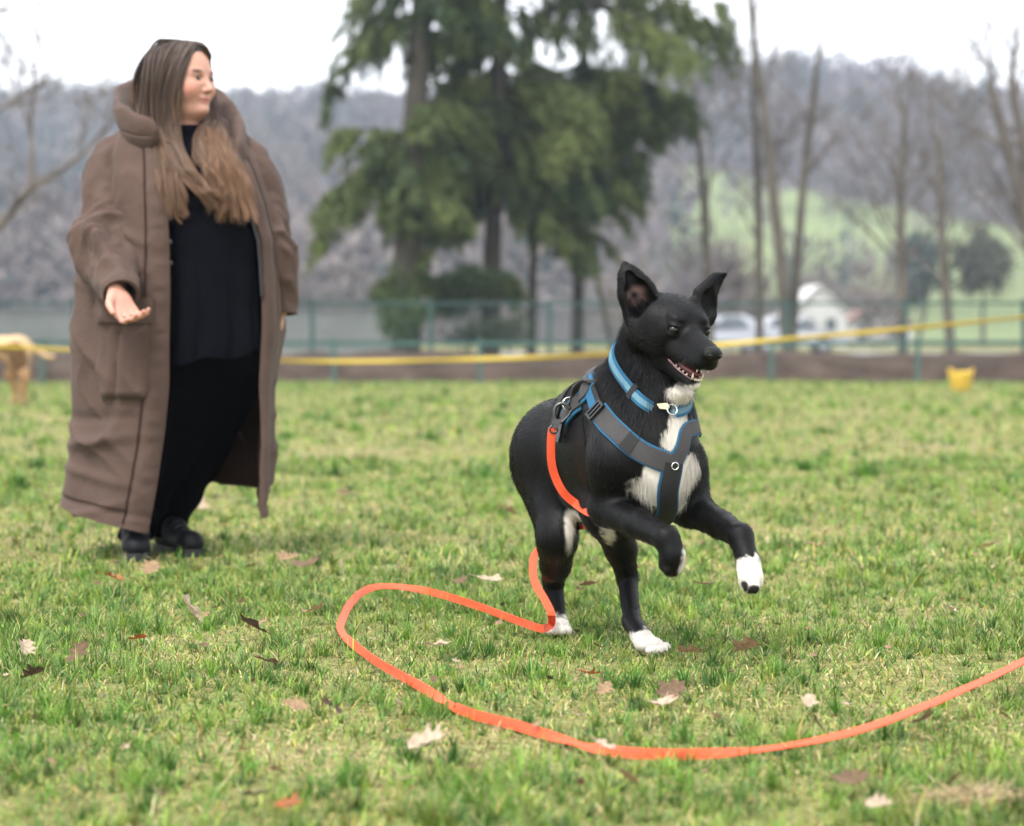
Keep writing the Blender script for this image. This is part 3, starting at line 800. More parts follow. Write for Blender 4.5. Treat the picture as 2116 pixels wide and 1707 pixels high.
FURD = {}
def build_dog():
    root = empty('dog', G(1240, 1325))
    tag(root, 'black dog with white chest and paws leaping over the grass in a blue harness', 'dog')
    H = W(1137, 945, 5.88); C = W(1310, 925, 5.50)
    # head frame
    yaw, pit = math.radians(28), math.radians(-22)
    hf = np.array([math.sin(yaw) * math.cos(pit), -math.cos(yaw) * math.cos(pit), math.sin(pit)])
    hl = nrm(np.cross(UP, hf)); hu = np.cross(hf, hl)
    ro = math.radians(-3); hl, hu = hl * math.cos(ro) + hu * math.sin(ro), hu * math.cos(ro) - hl * math.sin(ro)
    E0 = W(1421, 680, 5.25)
    def hp(f, l, u): return E0 + hf * f + hl * l + hu * u
    HA = (hf, hl, hu)
    S = SDF(np.array([-0.05, 5.0, -0.02]), np.array([0.62, 6.55, 0.90]), 0.0027)
    bones = []     # a, b, flow, fur length, radius : for the fur
    def cone(a, b, ra, rb, k=0.03, fur=0.012, axis=None, sq=1.0, flow=None):
        S.cone(a, b, ra, rb, k, axis, sq)
        bones.append((np.asarray(a), np.asarray(b), nrm(flow if flow is not None else np.asarray(b) - np.asarray(a)), fur, max(ra, rb)))
    back = nrm(H - C + np.array([0, 0, -0.03]))
    # torso
    cone(W(1318, 922, 5.47), W(1236, 925, 5.67), 0.142, 0.120, 0.04, 0.012, DOG_L, 0.76, back)
    cone(W(1236, 914, 5.67), W(1158, 922, 5.85), 0.102, 0.088, 0.05, 0.011, DOG_L, 0.90, back)
    cone(W(1154, 925, 5.85), W(1132, 960, 5.96), 0.090, 0.080, 0.04, 0.015, None, 1.0, back)
    cone(W(1255, 808, 5.56), W(1154, 880, 5.86), 0.050, 0.042, 0.05, 0.014, None, 1.0, back)      # back line
    # neck and ruff
    cone(W(1352, 700, 5.37), W(1320, 838, 5.46), 0.067, 0.098, 0.03, 0.028, None, 1, [-0.1, 0.2, -1])
    cone(W(1362, 790, 5.36), W(1358, 900, 5.36), 0.064, 0.078, 0.04, 0.028, None, 1, [0.0, -0.1, -1])
    S.ell(W(1366, 965, 5.36), (0.072, 0.080, 0.098), None, 0.05); bones.append((W(1375, 930, 5.36), W(1378, 1000, 5.36), np.array([0, 0.1, -1.0]), 0.026, 0.085))
    cone(W(1372, 1000, 5.42), W(1330, 1020, 5.60), 0.062, 0.06, 0.05, 0.018, None, 1, [-0.2, 0.6, -0.5])   # sternum
    # right fore leg (image left), folded under
    cone(W(1258, 815, 5.46), W(1272, 950, 5.365), 0.050, 0.055, 0.05, 0.014)
    cone(W(1272, 950, 5.365), W(1254, 1045, 5.39), 0.053, 0.038, 0.04, 0.013)
    cone(W(1250, 1052, 5.39), W(1318, 1082, 5.285), 0.034, 0.0300, 0.02, 0.009)
    cone(W(1318, 1082, 5.285), W(1377, 1112, 5.19), 0.0300, 0.0255, 0.012, 0.008)
    cone(W(1377, 1112, 5.19), W(1390, 1145, 5.18), 0.0265, 0.0255, 0.01, 0.007)
    S.ell(W(1388, 1160, 5.195), (0.026, 0.032, 0.032), None, 0.012); bones.append((W(1392, 1140, 5.19), W(1386, 1175, 5.2), np.array([0, 0.2, -1.0]), 0.006, 0.03))
    for i, (dx, dy, dd) in enumerate([(-17, 6, -0.01), (-6, 17, -0.018), (6, 17, -0.012), (15, 8, 0.0)]):
        S.ell(W(1388 + dx, 1160 + dy, 5.195 + dd), (0.0105, 0.013, 0.014), None, 0.003)
    # left fore leg (image right), reaching out
    cone(W(1380, 860, 5.50), W(1398, 965, 5.43), 0.045, 0.050, 0.05, 0.014)
    cone(W(1398, 965, 5.43), W(1426, 1046, 5.42), 0.050, 0.042, 0.04, 0.013)
    cone(W(1428, 1050, 5.42), W(1490, 1085, 5.31), 0.037, 0.0290, 0.02, 0.009)
    cone(W(1490, 1085, 5.31), W(1530, 1108, 5.22), 0.0290, 0.0250, 0.012, 0.008)
    cone(W(1530, 1108, 5.22), W(1545, 1160, 5.19), 0.0265, 0.022, 0.01, 0.007)
    cone(W(1545, 1160, 5.19), W(1551, 1193, 5.175), 0.024, 0.026, 0.01, 0.006)
    for i, (px, py, d, r) in enumerate([(1537, 1203, 5.175, 0.0125), (1546, 1212, 5.160, 0.0135), (1559, 1212, 5.158, 0.0135), (1567, 1201, 5.172, 0.0125)]):
        S.ell(W(px, py, d), (r * 0.80, r, r * 1.2), None, 0.0025); bones.append((W(px, py - 8, d), W(px, py + 6, d), np.array([0, 0, -1.0]), 0.005, r))
    S.ell(W(1527, 1152, 5.205), (0.007, 0.007, 0.008), None, 0.004)       # dew claw pad
    # right hind leg (image left): bent, carrying
    cone(W(1128, 945, 5.86), W(1150, 1105, 5.735), 0.092, 0.047, 0.05, 0.012, DOG_L, 0.72, [0.05, 0.2, -1])
    cone(W(1122, 985, 5.90), W(1130, 1085, 5.84), 0.058, 0.030, 0.05, 0.012, DOG_L, 0.70, [0, 0.2, -1])
    cone(W(1152, 1110, 5.735), W(1148, 1170, 5.83), 0.046, 0.033, 0.03, 0.010)
    cone(W(1148, 1165, 5.83), W(1144, 1200, 5.93), 0.033, 0.024, 0.02, 0.009)
    cone(W(1142, 1200, 5.93), W(1152, 1280, 5.90), 0.0245, 0.0200, 0.012, 0.007)
    S.ell(W(1154, 1292, 5.875), (0.026, 0.042, 0.021), None, 0.012); bones.append((W(1152, 1283, 5.9), W(1157, 1297, 5.85), np.array([0, -1.0, -0.2]), 0.006, 0.025))
    for dx, dd in [(-18, 0.0), (-6, -0.014), (7, -0.014), (19, 0.0)]:
        S.ell(W(1154 + dx, 1303, 5.845 + dd), (0.0100, 0.017, 0.012), None, 0.0025)
    # left hind leg (image right): swung forward under the chest
    lh = H + DOG_L * 0.075
    cone(lh, W(1252, 1058, 5.56), 0.082, 0.050, 0.05, 0.012)
    cone(W(1255, 1062, 5.56), W(1283, 1135, 5.66), 0.048, 0.033, 0.03, 0.010)
    cone(W(1283, 1135, 5.66), W(1296, 1192, 5.72), 0.033, 0.024, 0.02, 0.009)
    cone(W(1296, 1192, 5.72), W(1306, 1285, 5.62), 0.0225, 0.0190, 0.012, 0.007)
    cone(W(1306, 1285, 5.62), W(1330, 1322, 5.55), 0.0215, 0.023, 0.01, 0.006)
    S.ell(W(1342, 1332, 5.53), (0.031, 0.032, 0.018), None, 0.010); bones.append((W(1330, 1322, 5.55), W(1362, 1340, 5.5), nrm([0.6, -0.7, -0.2]), 0.006, 0.025))
    for px, py, d in [(1345, 1344, 5.475), (1358, 1343, 5.48), (1369, 1341, 5.495), (1374, 1337, 5.515)]:
        S.ell(W(px, py, d), (0.0125, 0.0125, 0.011), None, 0.0025)
    S.ell(W(1406, 812, 5.30), (0.028, 0.030, 0.018), None, 0.028); bones.append((W(1395, 812, 5.28), W(1420, 822, 5.28), nrm([0.1, -0.1, -1.0]), 0.016, 0.025))   # bib
    # tail, carried low behind
    tp = [W(1100, 890, 6.02), W(1098, 930, 6.12), W(1105, 990, 6.22), W(1120, 1040, 6.32), W(1140, 1060, 6.42)]
    for i in range(4): cone(tp[i], tp[i + 1], 0.03 - 0.002 * i, 0.028 - 0.003 * i, 0.02, 0.03)
    # head
    fb = -hf
    def hell(c, r, k=0.02, op='add', fur=0.006, flow=None):
        S.ell(hp(*c), r, HA, k, op)
        if op == 'add': bones.append((hp(*c), hp(*c) - hf * 1e-3, nrm(fb if flow is None else flow), fur, min(r)))
    hell((-0.060, 0, -0.002), (0.073, 0.065, 0.050), 0.03, fur=0.006)
    hell((-0.024, 0, 0.004), (0.036, 0.044, 0.034), 0.02, fur=0.004)
    for s in (-1, 1):
        hell((-0.046, s * 0.040, -0.030), (0.052, 0.032, 0.042), 0.02, fur=0.007)       # cheeks
        hell((-0.006, s * 0.030, 0.021), (0.018, 0.016, 0.010), 0.012, fur=0.004)                  # brows
        hell((-0.075, s * 0.056, -0.020), (0.040, 0.028, 0.048), 0.03, fur=0.018, flow=fb - hu * 0.6)
    def hcone(a, b, ra, rb, k=0.012, fur=0.005, ax=None, sq=1.0): 
        S.cone(hp(*a), hp(*b), ra, rb, k, ax, sq); bones.append((hp(*b), hp(*a), nrm(hp(*a) - hp(*b)), fur, max(ra, rb)))
    hcone((-0.012, 0, -0.030), (0.090, 0, -0.0225), 0.036, 0.0255, 0.016, 0.004, hl, 0.98)     # muzzle
    hcone((-0.005, 0, -0.006), (0.094, 0, -0.012), 0.020, 0.0160, 0.014, 0.003)                 # bridge
    for s in (-1, 1):
        hcone((0.008, s * 0.021, -0.043), (0.090, s * 0.0130, -0.038), 0.022, 0.0165, 0.010, 0.004)   # upper lips
    hcone((-0.045, 0, -0.076), (0.070, 0, -0.0935), 0.035, 0.0145, 0.006, 0.006, hl, 1.0)     # lower jaw
    hcone((-0.080, 0, -0.050), (-0.04, 0, -0.064), 0.048, 0.032, 0.03, 0.018)                 # throat
    for s in (-1, 1):                                                                         # the open mouth
        S.cone(hp(0.004, s * 0.034, -0.0630), hp(0.095, s * 0.018, -0.0705), 0.0040, 0.0105, 0.003, op='sub')
    S.cone(hp(0.010, 0, -0.0640), hp(0.11, 0, -0.0720), 0.005, 0.0110, 0.003, hl, 2.0, op='sub')
    for s in (-1, 1):                                                                         # eye sockets
        S.ell(hp(0.014, s * 0.0425, -0.001), (0.013, 0.012, 0.0085), HA, 0.004, 'sub')
        S.ell(hp(0.002, s * 0.036, -0.001), (0.016, 0.011, 0.012), HA, 0.014, 'add')
        S.ell(hp(0.0135, s * 0.0450, -0.001), (0.0110, 0.010, 0.0075), HA, 0.003, 'sub')
    for s in (-1, 1):                                                                         # eyelids
        S.ell(hp(0.0070, s * 0.0385, 0.0100), (0.0120, 0.0110, 0.0040), HA, 0.004); S.ell(hp(0.0060, s * 0.0380, -0.0112), (0.0120, 0.0110, 0.0040), HA, 0.004)
    S.ell(hp(0.106, 0, -0.012), (0.013, 0.019, 0.017), HA, 0.008)                           # nose bed
    # ears: hollow cones
    def ear(pts, face):
        face = nrm(face); up = nrm(pts[-1][0] - pts[0][0])
        for (p, r0), (q, r1) in zip(pts[:-1], pts[1:]):
            S.cone(p, q, r0, r1, 0.010, face, 0.50); bones.append((p, q, nrm(q - p), 0.005, max(r0, r1)))
        for i, ((p, r0), (q, r1)) in enumerate(zip(pts[:-1], pts[1:])):
            S.cone(p + face * (r0 * 0.40) + up * (0.014 if i == 0 else 0), q + face * (r1 * 0.40), max(r0 - 0.015, 0.0015), max(r1 - 0.0115, 0.001), 0.003, face, 0.66, 'sub')
    camdir = -C_F
    EAR1 = [(W(1336, 652, 5.30), 0.050), (W(1314, 602, 5.295), 0.0370), (W(1300, 570, 5.295), 0.0205), (W(1291, 546, 5.30), 0.0070)]
    EAR2 = [(W(1451, 646, 5.34), 0.036), (W(1457, 614, 5.34), 0.0265), (W(1470, 591, 5.345), 0.0145), (W(1481, 577, 5.35), 0.0105), (W(1498, 567, 5.345), 0.0065)]
    FACE1, FACE2 = nrm(camdir + 0.10 * C_R), nrm(camdir * 0.85 + 0.5 * C_R)
    ear(EAR1, FACE1); ear(EAR2, FACE2)
    V, F = S.mesh(3)
    # lower than the grass tips nothing is needed; keep paws just on the soil
    V[:, 2] = np.maximum(V[:, 2], 0.004)
    N = vnormals(V, F)
    # keep the largest shell only
    # ---------------- coat colours
    white = np.zeros(len(V)); nz = noise3(V, 55) * 0.012 + noise3(V, 160, 5) * 0.006
    def patch(c, r, soft=0.004, nlim=None):
        d = np.linalg.norm((V - np.asarray(c)) / np.asarray(r), axis=1)
        m = 1 - sstep(1 - soft / min(np.atleast_1d(r)), 1 + soft / min(np.atleast_1d(r)), d + nz / np.mean(r))
        if nlim is not None: m = m * (N @ nrm(nlim[0]) > nlim[1])
        np.maximum(white, m, out=white)
    bv = bvh_of(V, F)
    def hit(px, py):
        r = bv.ray_cast(Vector(CAMP), Vector(ray(px, py)))
        return np.array(r[0]) if r[0] is not None else None
    def hitn(px, py):
        r = bv.ray_cast(Vector(CAMP), Vector(ray(px, py)))
        return (np.array(r[0]), np.array(r[1])) if r[0] is not None else None
    for px, py, rx, rz in [(1398, 868, 0.021, 0.032), (1388, 905, 0.021, 0.024),
                           (1330, 1008, 0.034, 0.022), (1346, 985, 0.019, 0.036), (1352, 1030, 0.024, 0.020), (1392, 1000, 0.024, 0.045),
                           (1432, 968, 0.022, 0.028), (1418, 985, 0.026, 0.036), (1398, 1040, 0.024, 0.026)]:
        p = hit(px, py)
        if p is not None: patch(p, (rx, 0.05, rz))
    patch(hp(0.076, 0, -0.110), (0.022, 0.026, 0.014))                          # chin
    patch(W(1410, 814, 5.270), (0.030, 0.040, 0.021))
    patch(W(1554, 1195, 5.175), (0.045, 0.05, 0.050))                            # left fore paw
    patch(W(1344, 1335, 5.52), (0.065, 0.09, 0.036))                             # left hind paw
    patch(W(1156, 1300, 5.86), (0.05, 0.08, 0.032))                              # right hind paw
    patch(W(1410, 1165, 5.19), (0.010, 0.04, 0.034))                             # edge of the folded paw
    p = hit(1259, 1105)
    if p is not None: patch(p, (0.013, 0.05, 0.045)); patch(p + [-0.012, 0, 0.03], (0.014, 0.05, 0.03))
    p = hit(1176, 1095)
    if p is not None: patch(p, (0.010, 0.05, 0.05))
    p = hit(1190, 1065)
    if p is not None: patch(p, (0.02, 0.06, 0.018))
    black = np.array([0.0014, 0.0014, 0.0017]); wh = np.array([0.60, 0.56, 0.50])
    col = black * (1 - white[:, None]) + wh * white[:, None]
    pink = np.zeros(len(V))
    for (a, r) in [(W(1316, 612, 5.29), 0.022), (W(1322, 632, 5.28), 0.016)]:
        d = np.linalg.norm(V - a, axis=1); pink = np.maximum(pink, 1 - sstep(r * 0.5, r * 1.4, d))
    earface = np.zeros(len(V), bool)
    # inside of ears: close to the ear and facing into the hollow
    for (b0, m0, fc) in [(EAR1[0][0], EAR1[1][0], FACE1), (EAR2[0][0], EAR2[1][0], FACE2)]:
        earface |= (np.linalg.norm(V - (b0 + m0) / 2, axis=1) < 0.05) & (N @ fc > 0.25) & (V[:, 2] > 0.735)
    pk = (pink * earface * np.clip(0.55 + 0.9 * noise3(V, 70), 0, 1))[:, None] * 0.8
    col = col * (1 - pk) + np.array([0.13, 0.08, 0.072]) * pk
    # bare dark pads
    pad = np.zeros(len(V))
    for c, r in [(W(1558, 1222, 5.15), 0.0155), (W(1538, 1212, 5.155), 0.0125), (W(1375, 1172, 5.18), 0.012)]:
        pad = np.maximum(pad, 1 - sstep(r * 0.75, r * 1.15, np.linalg.norm(V - c, axis=1)))
    col = col * (1 - pad[:, None]) + np.array([0.012, 0.010, 0.010]) * pad[:, None]
    pr = np.linalg.norm(V - W(1546, 1206, 5.165), axis=1); pr = (1 - sstep(0.006, 0.013, pr))[:, None] * (1 - pad[:, None]) * 0.7
    col = col * (1 - pr) + np.array([0.55, 0.32, 0.30]) * pr
    # nose leather and lips
    lf, ll, lu = (V - E0) @ hf, (V - E0) @ hl, (V - E0) @ hu
    lip = (lf > 0.0) & (lu < -0.050) & (lu > -0.078) & (np.abs(ll) < 0.05) & (lf < 0.12)
    body = mesh_np('body', V, F, M_dogskin, root, True, col)
    body['label'] = 'short black coat with white chest, chin and paws'
    FURD.update(V=V, F=F, N=N, col=col, bones=bones, E0=E0, hf=hf, hl=hl, hu=hu, hp=hp, root=root)
    # ---------------- eyes, nose, teeth, mouth
    def ball(c, r, axes=None, seg=20, ring=12):
        u = np.linspace(0, 2 * np.pi, seg, endpoint=False); v = np.linspace(0, np.pi, ring + 1)
        X = np.array([[np.sin(b) * np.cos(a), np.sin(b) * np.sin(a), np.cos(b)] for b in v for a in u]) * np.asarray(r)
        if axes is not None: X = X @ np.array(axes)
        f = [[i * seg + j, i * seg + (j + 1) % seg, (i + 1) * seg + (j + 1) % seg, (i + 1) * seg + j] for i in range(ring) for j in range(seg)]
        return X + np.asarray(c), np.array(f)
    for s in (-1, 1):
        ec = hp(0.0085, s * 0.0390, -0.001)
        e = mesh_np('eye', *ball(ec, 0.0106), M_iris, root)
        look = nrm(hf * 0.75 + hl * s * 0.62)
        ax2 = nrm(np.cross(look, hu)); ax3 = np.cross(ax2, look)
        mesh_np('pupil', *ball(ec + look * 0.0052, (0.0050, 0.0060, 0.0060), (look, ax2, ax3)), M_eye, e)
    parts = [ball(hp(0.1085, 0, -0.008), (0.0130, 0.0205, 0.0135), HA)]
    for s in (-1, 1): parts.append(ball(hp(0.1115, s * 0.0105, -0.0105), (0.0105, 0.0110, 0.0110), HA))
    parts.append(ball(hp(0.1110, 0, -0.0195), (0.0080, 0.0075, 0.0085), HA))
    nose = mesh_np('nose', *join_parts(parts), M_nose, root)
    for s in (-1, 1): mesh_np('nostril', *ball(hp(0.1200, s * 0.0125, -0.0110), (0.0045, 0.0046, 0.0034), HA, 10, 6), M_eye, nose)
    mo = mesh_np('mouth_lining', *join_parts([ball(hp(0.040, 0, -0.0690), (0.047, 0.019, 0.0100), HA)]), M_mouth, root)
    tg = mesh_np('tongue', *join_parts([ball(hp(0.048, 0, -0.0765), (0.038, 0.0125, 0.0038), HA)]), M_gum, mo)
    def tooth(p, d, L, r):
        p = np.asarray(p); path = np.array([p, p + d * L * 0.5, p + d * L * 0.85, p + d * L]); return tube_vf(path, [r, r * 0.75, r * 0.4, r * 0.08], 7)
    for s in (-1, 1):
        mesh_np('canine_tooth', *tooth(hp(0.078, s * 0.0105, -0.0805), nrm(hu + hl * s * 0.2 + hf * 0.1), 0.0145, 0.0030), M_tooth, root)
        mesh_np('canine_tooth', *tooth(hp(0.091, s * 0.0130, -0.0480), nrm(-hu + hl * s * 0.1 + hf * 0.05), 0.0130, 0.0028), M_tooth, root)
        for i in range(3):
            mesh_np('incisor_tooth', *tooth(hp(0.0840 + 0.001 * (2 - i), s * (0.0018 + 0.0032 * i), -0.0815), nrm(hu + hf * 0.2), 0.0055, 0.0018), M_tooth, root)
        for i in range(4):
            mesh_np('molar_tooth', *tooth(hp(0.060 - 0.012 * i, s * (0.0145 + 0.0022 * i), -0.0795 + 0.0018 * i), nrm(hu), 0.0042, 0.0026), M_tooth, root)
        gp = catmull(np.array([hp(0.079, s * 0.0110, -0.0825), hp(0.055, s * 0.0170, -0.0805), hp(0.032, s * 0.0240, -0.0760), hp(0.008, s * 0.0330, -0.0665)]), 14)
        mesh_np('gum', *tube_vf(gp, np.linspace(0.0018, 0.0028, 14), 8), M_gum, root)
    for px, py, d, dr in [(1557, 1222, 5.155, (0.1, -0.6, -0.8)), (1546, 1222, 5.158, (0, -0.6, -0.8)), (1570, 1209, 5.168, (0.4, -0.5, -0.8)), (1346, 1348, 5.46, (0.5, -0.8, -0.3)), (1361, 1347, 5.465, (0.6, -0.7, -0.3)), (1374, 1345, 5.48, (0.8, -0.5, -0.3)), (1380, 1340, 5.505, (0.9, -0.3, -0.3))]:
        mesh_np('claw', *tooth(W(px, py, d), nrm(dr), 0.0065, 0.0018), M_pad, root)
    # whiskers and brow hairs
    wh_s = []
    for s in (-1, 1):
        for i in range(9):
            b = hp(0.055 + 0.03 * RNG.random(), s * 0.022, -0.030 - 0.012 * RNG.random()); d = nrm(hl * s + hf * RNG.normal(0.0, 0.4) + hu * RNG.normal(-0.25, 0.25))
            L = RNG.uniform(0.02, 0.045); wh_s.append(np.stack([b + d * L * q - hu * 0.3 * L * q * q for q in np.linspace(0, 1, 5)]))
    hair_curves('whisker', np.array(wh_s), 0.00022, M_fur, root, np.tile([[0.03, 0.03, 0.03]], (len(wh_s), 1)), 0.3)
    return root, V, F, bv, hp, HA, E0

DOG, DOGV, DOGF, DOGB, HP, HA_, E0_ = build_dog()
# ================================================================== harness, collar and leash
def webbing(name, col, scale=900.0, rough=0.75, bump=0.5):
    m, nt, b = mat_new(name)
    tc = nt.nodes.new('ShaderNodeTexCoord')
    wv = nt.nodes.new('ShaderNodeTexWave'); wv.inputs['Scale'].default_value = scale; wv.inputs['Distortion'].default_value = 0.6
    wv.bands_direction = 'DIAGONAL'
    nz = nt.nodes.new('ShaderNodeTexNoise'); nz.inputs['Scale'].default_value = 70
    nt.links.new(tc.outputs['Object'], wv.inputs['Vector']); nt.links.new(tc.outputs['Object'], nz.inputs['Vector'])
    rp = nt.nodes.new('ShaderNodeValToRGB'); c = np.array(col)
    rp.color_ramp.elements[0].color = (*c * 0.82, 1); rp.color_ramp.elements[1].color = (*np.clip(c * 1.15, 0, 1), 1)
    nt.links.new(nz.outputs[0], rp.inputs[0]); nt.links.new(rp.outputs[0], b.inputs['Base Color'])
    bp = nt.nodes.new('ShaderNodeBump'); bp.inputs['Strength'].default_value = bump; bp.inputs['Distance'].default_value = 0.001
    nt.links.new(wv.outputs['Fac'], bp.inputs['Height']); nt.links.new(bp.outputs[0], b.inputs['Normal'])
    b.inputs['Roughness'].default_value = rough
    return m

M_web = webbing('grey_webbing', (0.040, 0.037, 0.038))
M_webdark = webbing('dark_webbing', (0.009, 0.0085, 0.009))
M_blue = webbing('blue_padding', (0.006, 0.095, 0.195), 500)
M_bluelight = webbing('collar_stripe', (0.11, 0.23, 0.30), 500)
M_plastic = simple('black_plastic', (0.012, 0.012, 0.013), 0.35, 0.2, 60)
M_steel = simple('steel_ring', (0.72, 0.72, 0.74), 0.22, 0.08, 80, metal=1.0)
M_gun = simple('gunmetal', (0.085, 0.085, 0.085), 0.38, 0.2, 80, metal=0.85)
M_brass = simple('tag_plate', (0.62, 0.56, 0.36), 0.35, 0.1, 80, metal=0.4)

STRAP_PTS = []
def dog_hit(px, py):
    r = DOGB.ray_cast(Vector(CAMP), Vector(ray(px, py)))
    return np.array(r[0])
def dog_near(p):
    r = DOGB.find_nearest(Vector(p)); return np.array(r[0]), np.array(r[1])

def body_strap(name, pts, width, mat, parent, off=0.006, thick=0.003, n=40, cols=7, closed=False, w2=None):
    P = np.asarray(pts, float)
    if closed: P = np.vstack([P, P[:1]])
    C = catmull(P, n)
    L, N = zip(*[dog_near(c) for c in C]); L, N = np.array(L), np.array(N)
    for _ in range(4):
        N[1:-1] = (N[:-2] + N[1:-1] * 2 + N[2:]) / 4
        L[1:-1] = (L[:-2] + L[1:-1] * 2 + L[2:]) / 4
    N /= np.linalg.norm(N, axis=1)[:, None]
    T = np.gradient(L, axis=0); T /= np.linalg.norm(T, axis=1)[:, None]
    S = np.cross(N, T); S /= np.linalg.norm(S, axis=1)[:, None]
    wd = np.linspace(width, w2 or width, n)
    top = np.zeros((n, cols, 3)); bot = np.zeros((n, cols, 3))
    for j, c in enumerate(np.linspace(-0.5, 0.5, cols)):
        p = L + S * (c * wd)[:, None]
        for i in range(n):
            q, nn = dog_near(p[i])
            h = (q - L[i]) @ N[i]
            h = np.clip(h, -0.012, 0.004)
            of = off(L[i]) if callable(off) else off
            top[i, j] = p[i] + N[i] * (h + of); bot[i, j] = p[i] + N[i] * (h + of - thick)
    for _ in range(2):
        for g in (top, bot):
            g[1:-1] = (g[:-2] + 2 * g[1:-1] + g[2:]) / 4
    if name not in ('collar', 'reflective_stripe'): STRAP_PTS.extend([tuple(p) for p in bot.reshape(-1, 3)])
    return mesh_np(name, *ribbon_vf(top, bot), mat, parent, sharp=0.7), top

def torus_vf(c, R, r, axis, seg=28, k=8, arc=2 * math.pi, stretch=1.0, xdir=None):
    axis = nrm(axis); x = nrm(np.cross(axis, [0.3, 0.2, 1]) if xdir is None else xdir - axis * (np.asarray(xdir) @ axis)); y = np.cross(axis, x)
    a = np.linspace(0, arc, seg, endpoint=arc < 6.28)
    if arc >= 6.28: a = np.append(a, 2 * math.pi)
    path = np.array([np.asarray(c) + x * R * math.cos(t) + y * R * stretch * math.sin(t) for t in a])
    return tube_vf(path, r, k)

def build_gear():
    har = empty('harness', DOG.location); har.parent = DOG; har.location = (0, 0, 0)
    # children keep world coordinates: harness empty sits at the dog's origin
    def hpart(o):
        o.parent = har; o.matrix_parent_inverse = Matrix.Translation(-Vector(DOG.location)); return o
    mir = lambda p: np.asarray(p) - DOG_L * 2 * ((np.asarray(p) - W(1313, 925, 5.485)) @ DOG_L)
    rf = [dog_hit(*q) for q in [(1238, 850), (1264, 884), (1302, 917), (1344, 942), (1388, 958)]]
    o, _ = body_strap('chest_strap', rf, 0.047, M_blue, None, 0.0065, 0.004); hpart(o)
    o['label'] = 'grey webbing chest strap with blue padded edges'
    w, _ = body_strap('webbing', rf, 0.039, M_web, None, 0.0092, 0.0025); w.parent = o
    rc = catmull(np.array(rf), 40)
    w, _ = body_strap('dark_band', rc[19:25], 0.040, M_webdark, None, 0.0105, 0.002, 10); w.parent = o
    lf = [dog_hit(1388, 964), dog_hit(1402, 940), dog_hit(1413, 912), dog_hit(1418, 888)] + [mir(rf[1]) + [0, 0, 0.0], mir(rf[0])]
    o2, _ = body_strap('chest_strap', lf, 0.034, M_blue, None, 0.0065, 0.004); hpart(o2)
    w, _ = body_strap('webbing', lf, 0.027, M_web, None, 0.0092, 0.0025); w.parent = o2
    cp = [dog_hit(1390, 956), dog_hit(1386, 985), dog_hit(1379, 1015), W(1368, 1045, 5.40), W(1350, 1062, 5.52), W(1300, 1068, 5.64)]
    o3, _ = body_strap('breast_plate', cp, 0.046, M_blue, None, 0.0075, 0.005, 44); hpart(o3)
    w, _ = body_strap('webbing', cp, 0.038, M_webdark, None, 0.0105, 0.003, 44); w.parent = o3
    # joining ring between the three straps
    p, n = dog_near(dog_hit(1391, 962))
    hpart(mesh_np('joining_ring', *torus_vf(p + n * 0.011, 0.0075, 0.0014, n, 4 * 7), M_steel))
    # neck part over the withers
    up_r = [rf[0], dog_hit(1228, 825), dog_hit(1222, 806), W(1240, 785, 5.56)]
    o4, _ = body_strap('shoulder_strap', up_r, 0.030, M_webdark, None, 0.007, 0.004, 24); hpart(o4)
    w, _ = body_strap('blue_edge', [q + np.array([-0.012, 0, 0.004]) for q in up_r[:3]], 0.020, M_blue, None, 0.008, 0.004, 16); w.parent = o4
    up_l = [mir(q) for q in up_r]
    o4, _ = body_strap('shoulder_strap', up_l, 0.030, M_webdark, None, 0.007, 0.004, 24); hpart(o4)
    # buckle
    p, n = dog_near(dog_hit(1237, 852)); t = nrm(rf[1] - rf[0]); s = np.cross(n, t)
    R = np.stack([t, s, n], 1)
    b = hpart(mesh_np('slide_buckle', *join_parts([box_vf(p + n * 0.013 + t * d, (0.004, 0.040, 0.007), R) for d in (-0.009, 0.0, 0.009)] + [box_vf(p + n * 0.013 + s * d, (0.021, 0.005, 0.008), R) for d in (-0.020, 0.020)]), M_plastic, None, False))
    # saddle piece on the back
    sp = [dog_hit(1168, 868), dog_hit(1178, 852), dog_hit(1200, 828), dog_hit(1220, 808), W(1238, 788, 5.57)]
    o5, _ = body_strap('saddle_pad', sp, 0.048, M_blue, None, 0.0075, 0.005, 30); hpart(o5)
    o5['label'] = 'blue padded saddle with grey handle on the back'
    w, _ = body_strap('grey_panel', sp, 0.030, M_web, None, 0.011, 0.004, 30); w.parent = o5
    hd = catmull(np.array([dog_hit(1186, 846) + [0, 0, 0.012], dog_hit(1200, 828) + [-0.006, 0, 0.030], dog_hit(1215, 812) + [0, 0, 0.030], dog_hit(1224, 803) + [0.004, 0, 0.012]]), 20)
    side = nrm(np.cross(hd[-1] - hd[0], UP))
    top = np.stack([hd + side * c for c in (-0.012, -0.005, 0.005, 0.012)], 1)
    hpart(mesh_np('handle', *ribbon_vf(top, top - np.array([0, 0, 0.0035])), M_web))
    # girth strap behind the elbows
    gc = W(1222, 915, 5.70); ring = []
    for a in np.linspace(0, 2 * np.pi, 22, endpoint=False):
        d = UP * math.cos(a) + DOG_L * math.sin(a)
        r_ = DOGB.ray_cast(Vector(gc), Vector(d)); ring.append(gc + d * min(r_[3], 0.125))
    o6, _ = body_strap('girth_strap', ring, 0.028, M_webdark, None, 0.0055, 0.003, 70, 5, True); hpart(o6)
    # side release buckle below the saddle
    p, n = dog_near(dog_hit(1166, 892)); t = nrm(np.array([0.0, 0, -1]) - n * (np.array([0.0, 0, -1]) @ n)); s = np.cross(n, t); R = np.stack([t, s, n], 1)
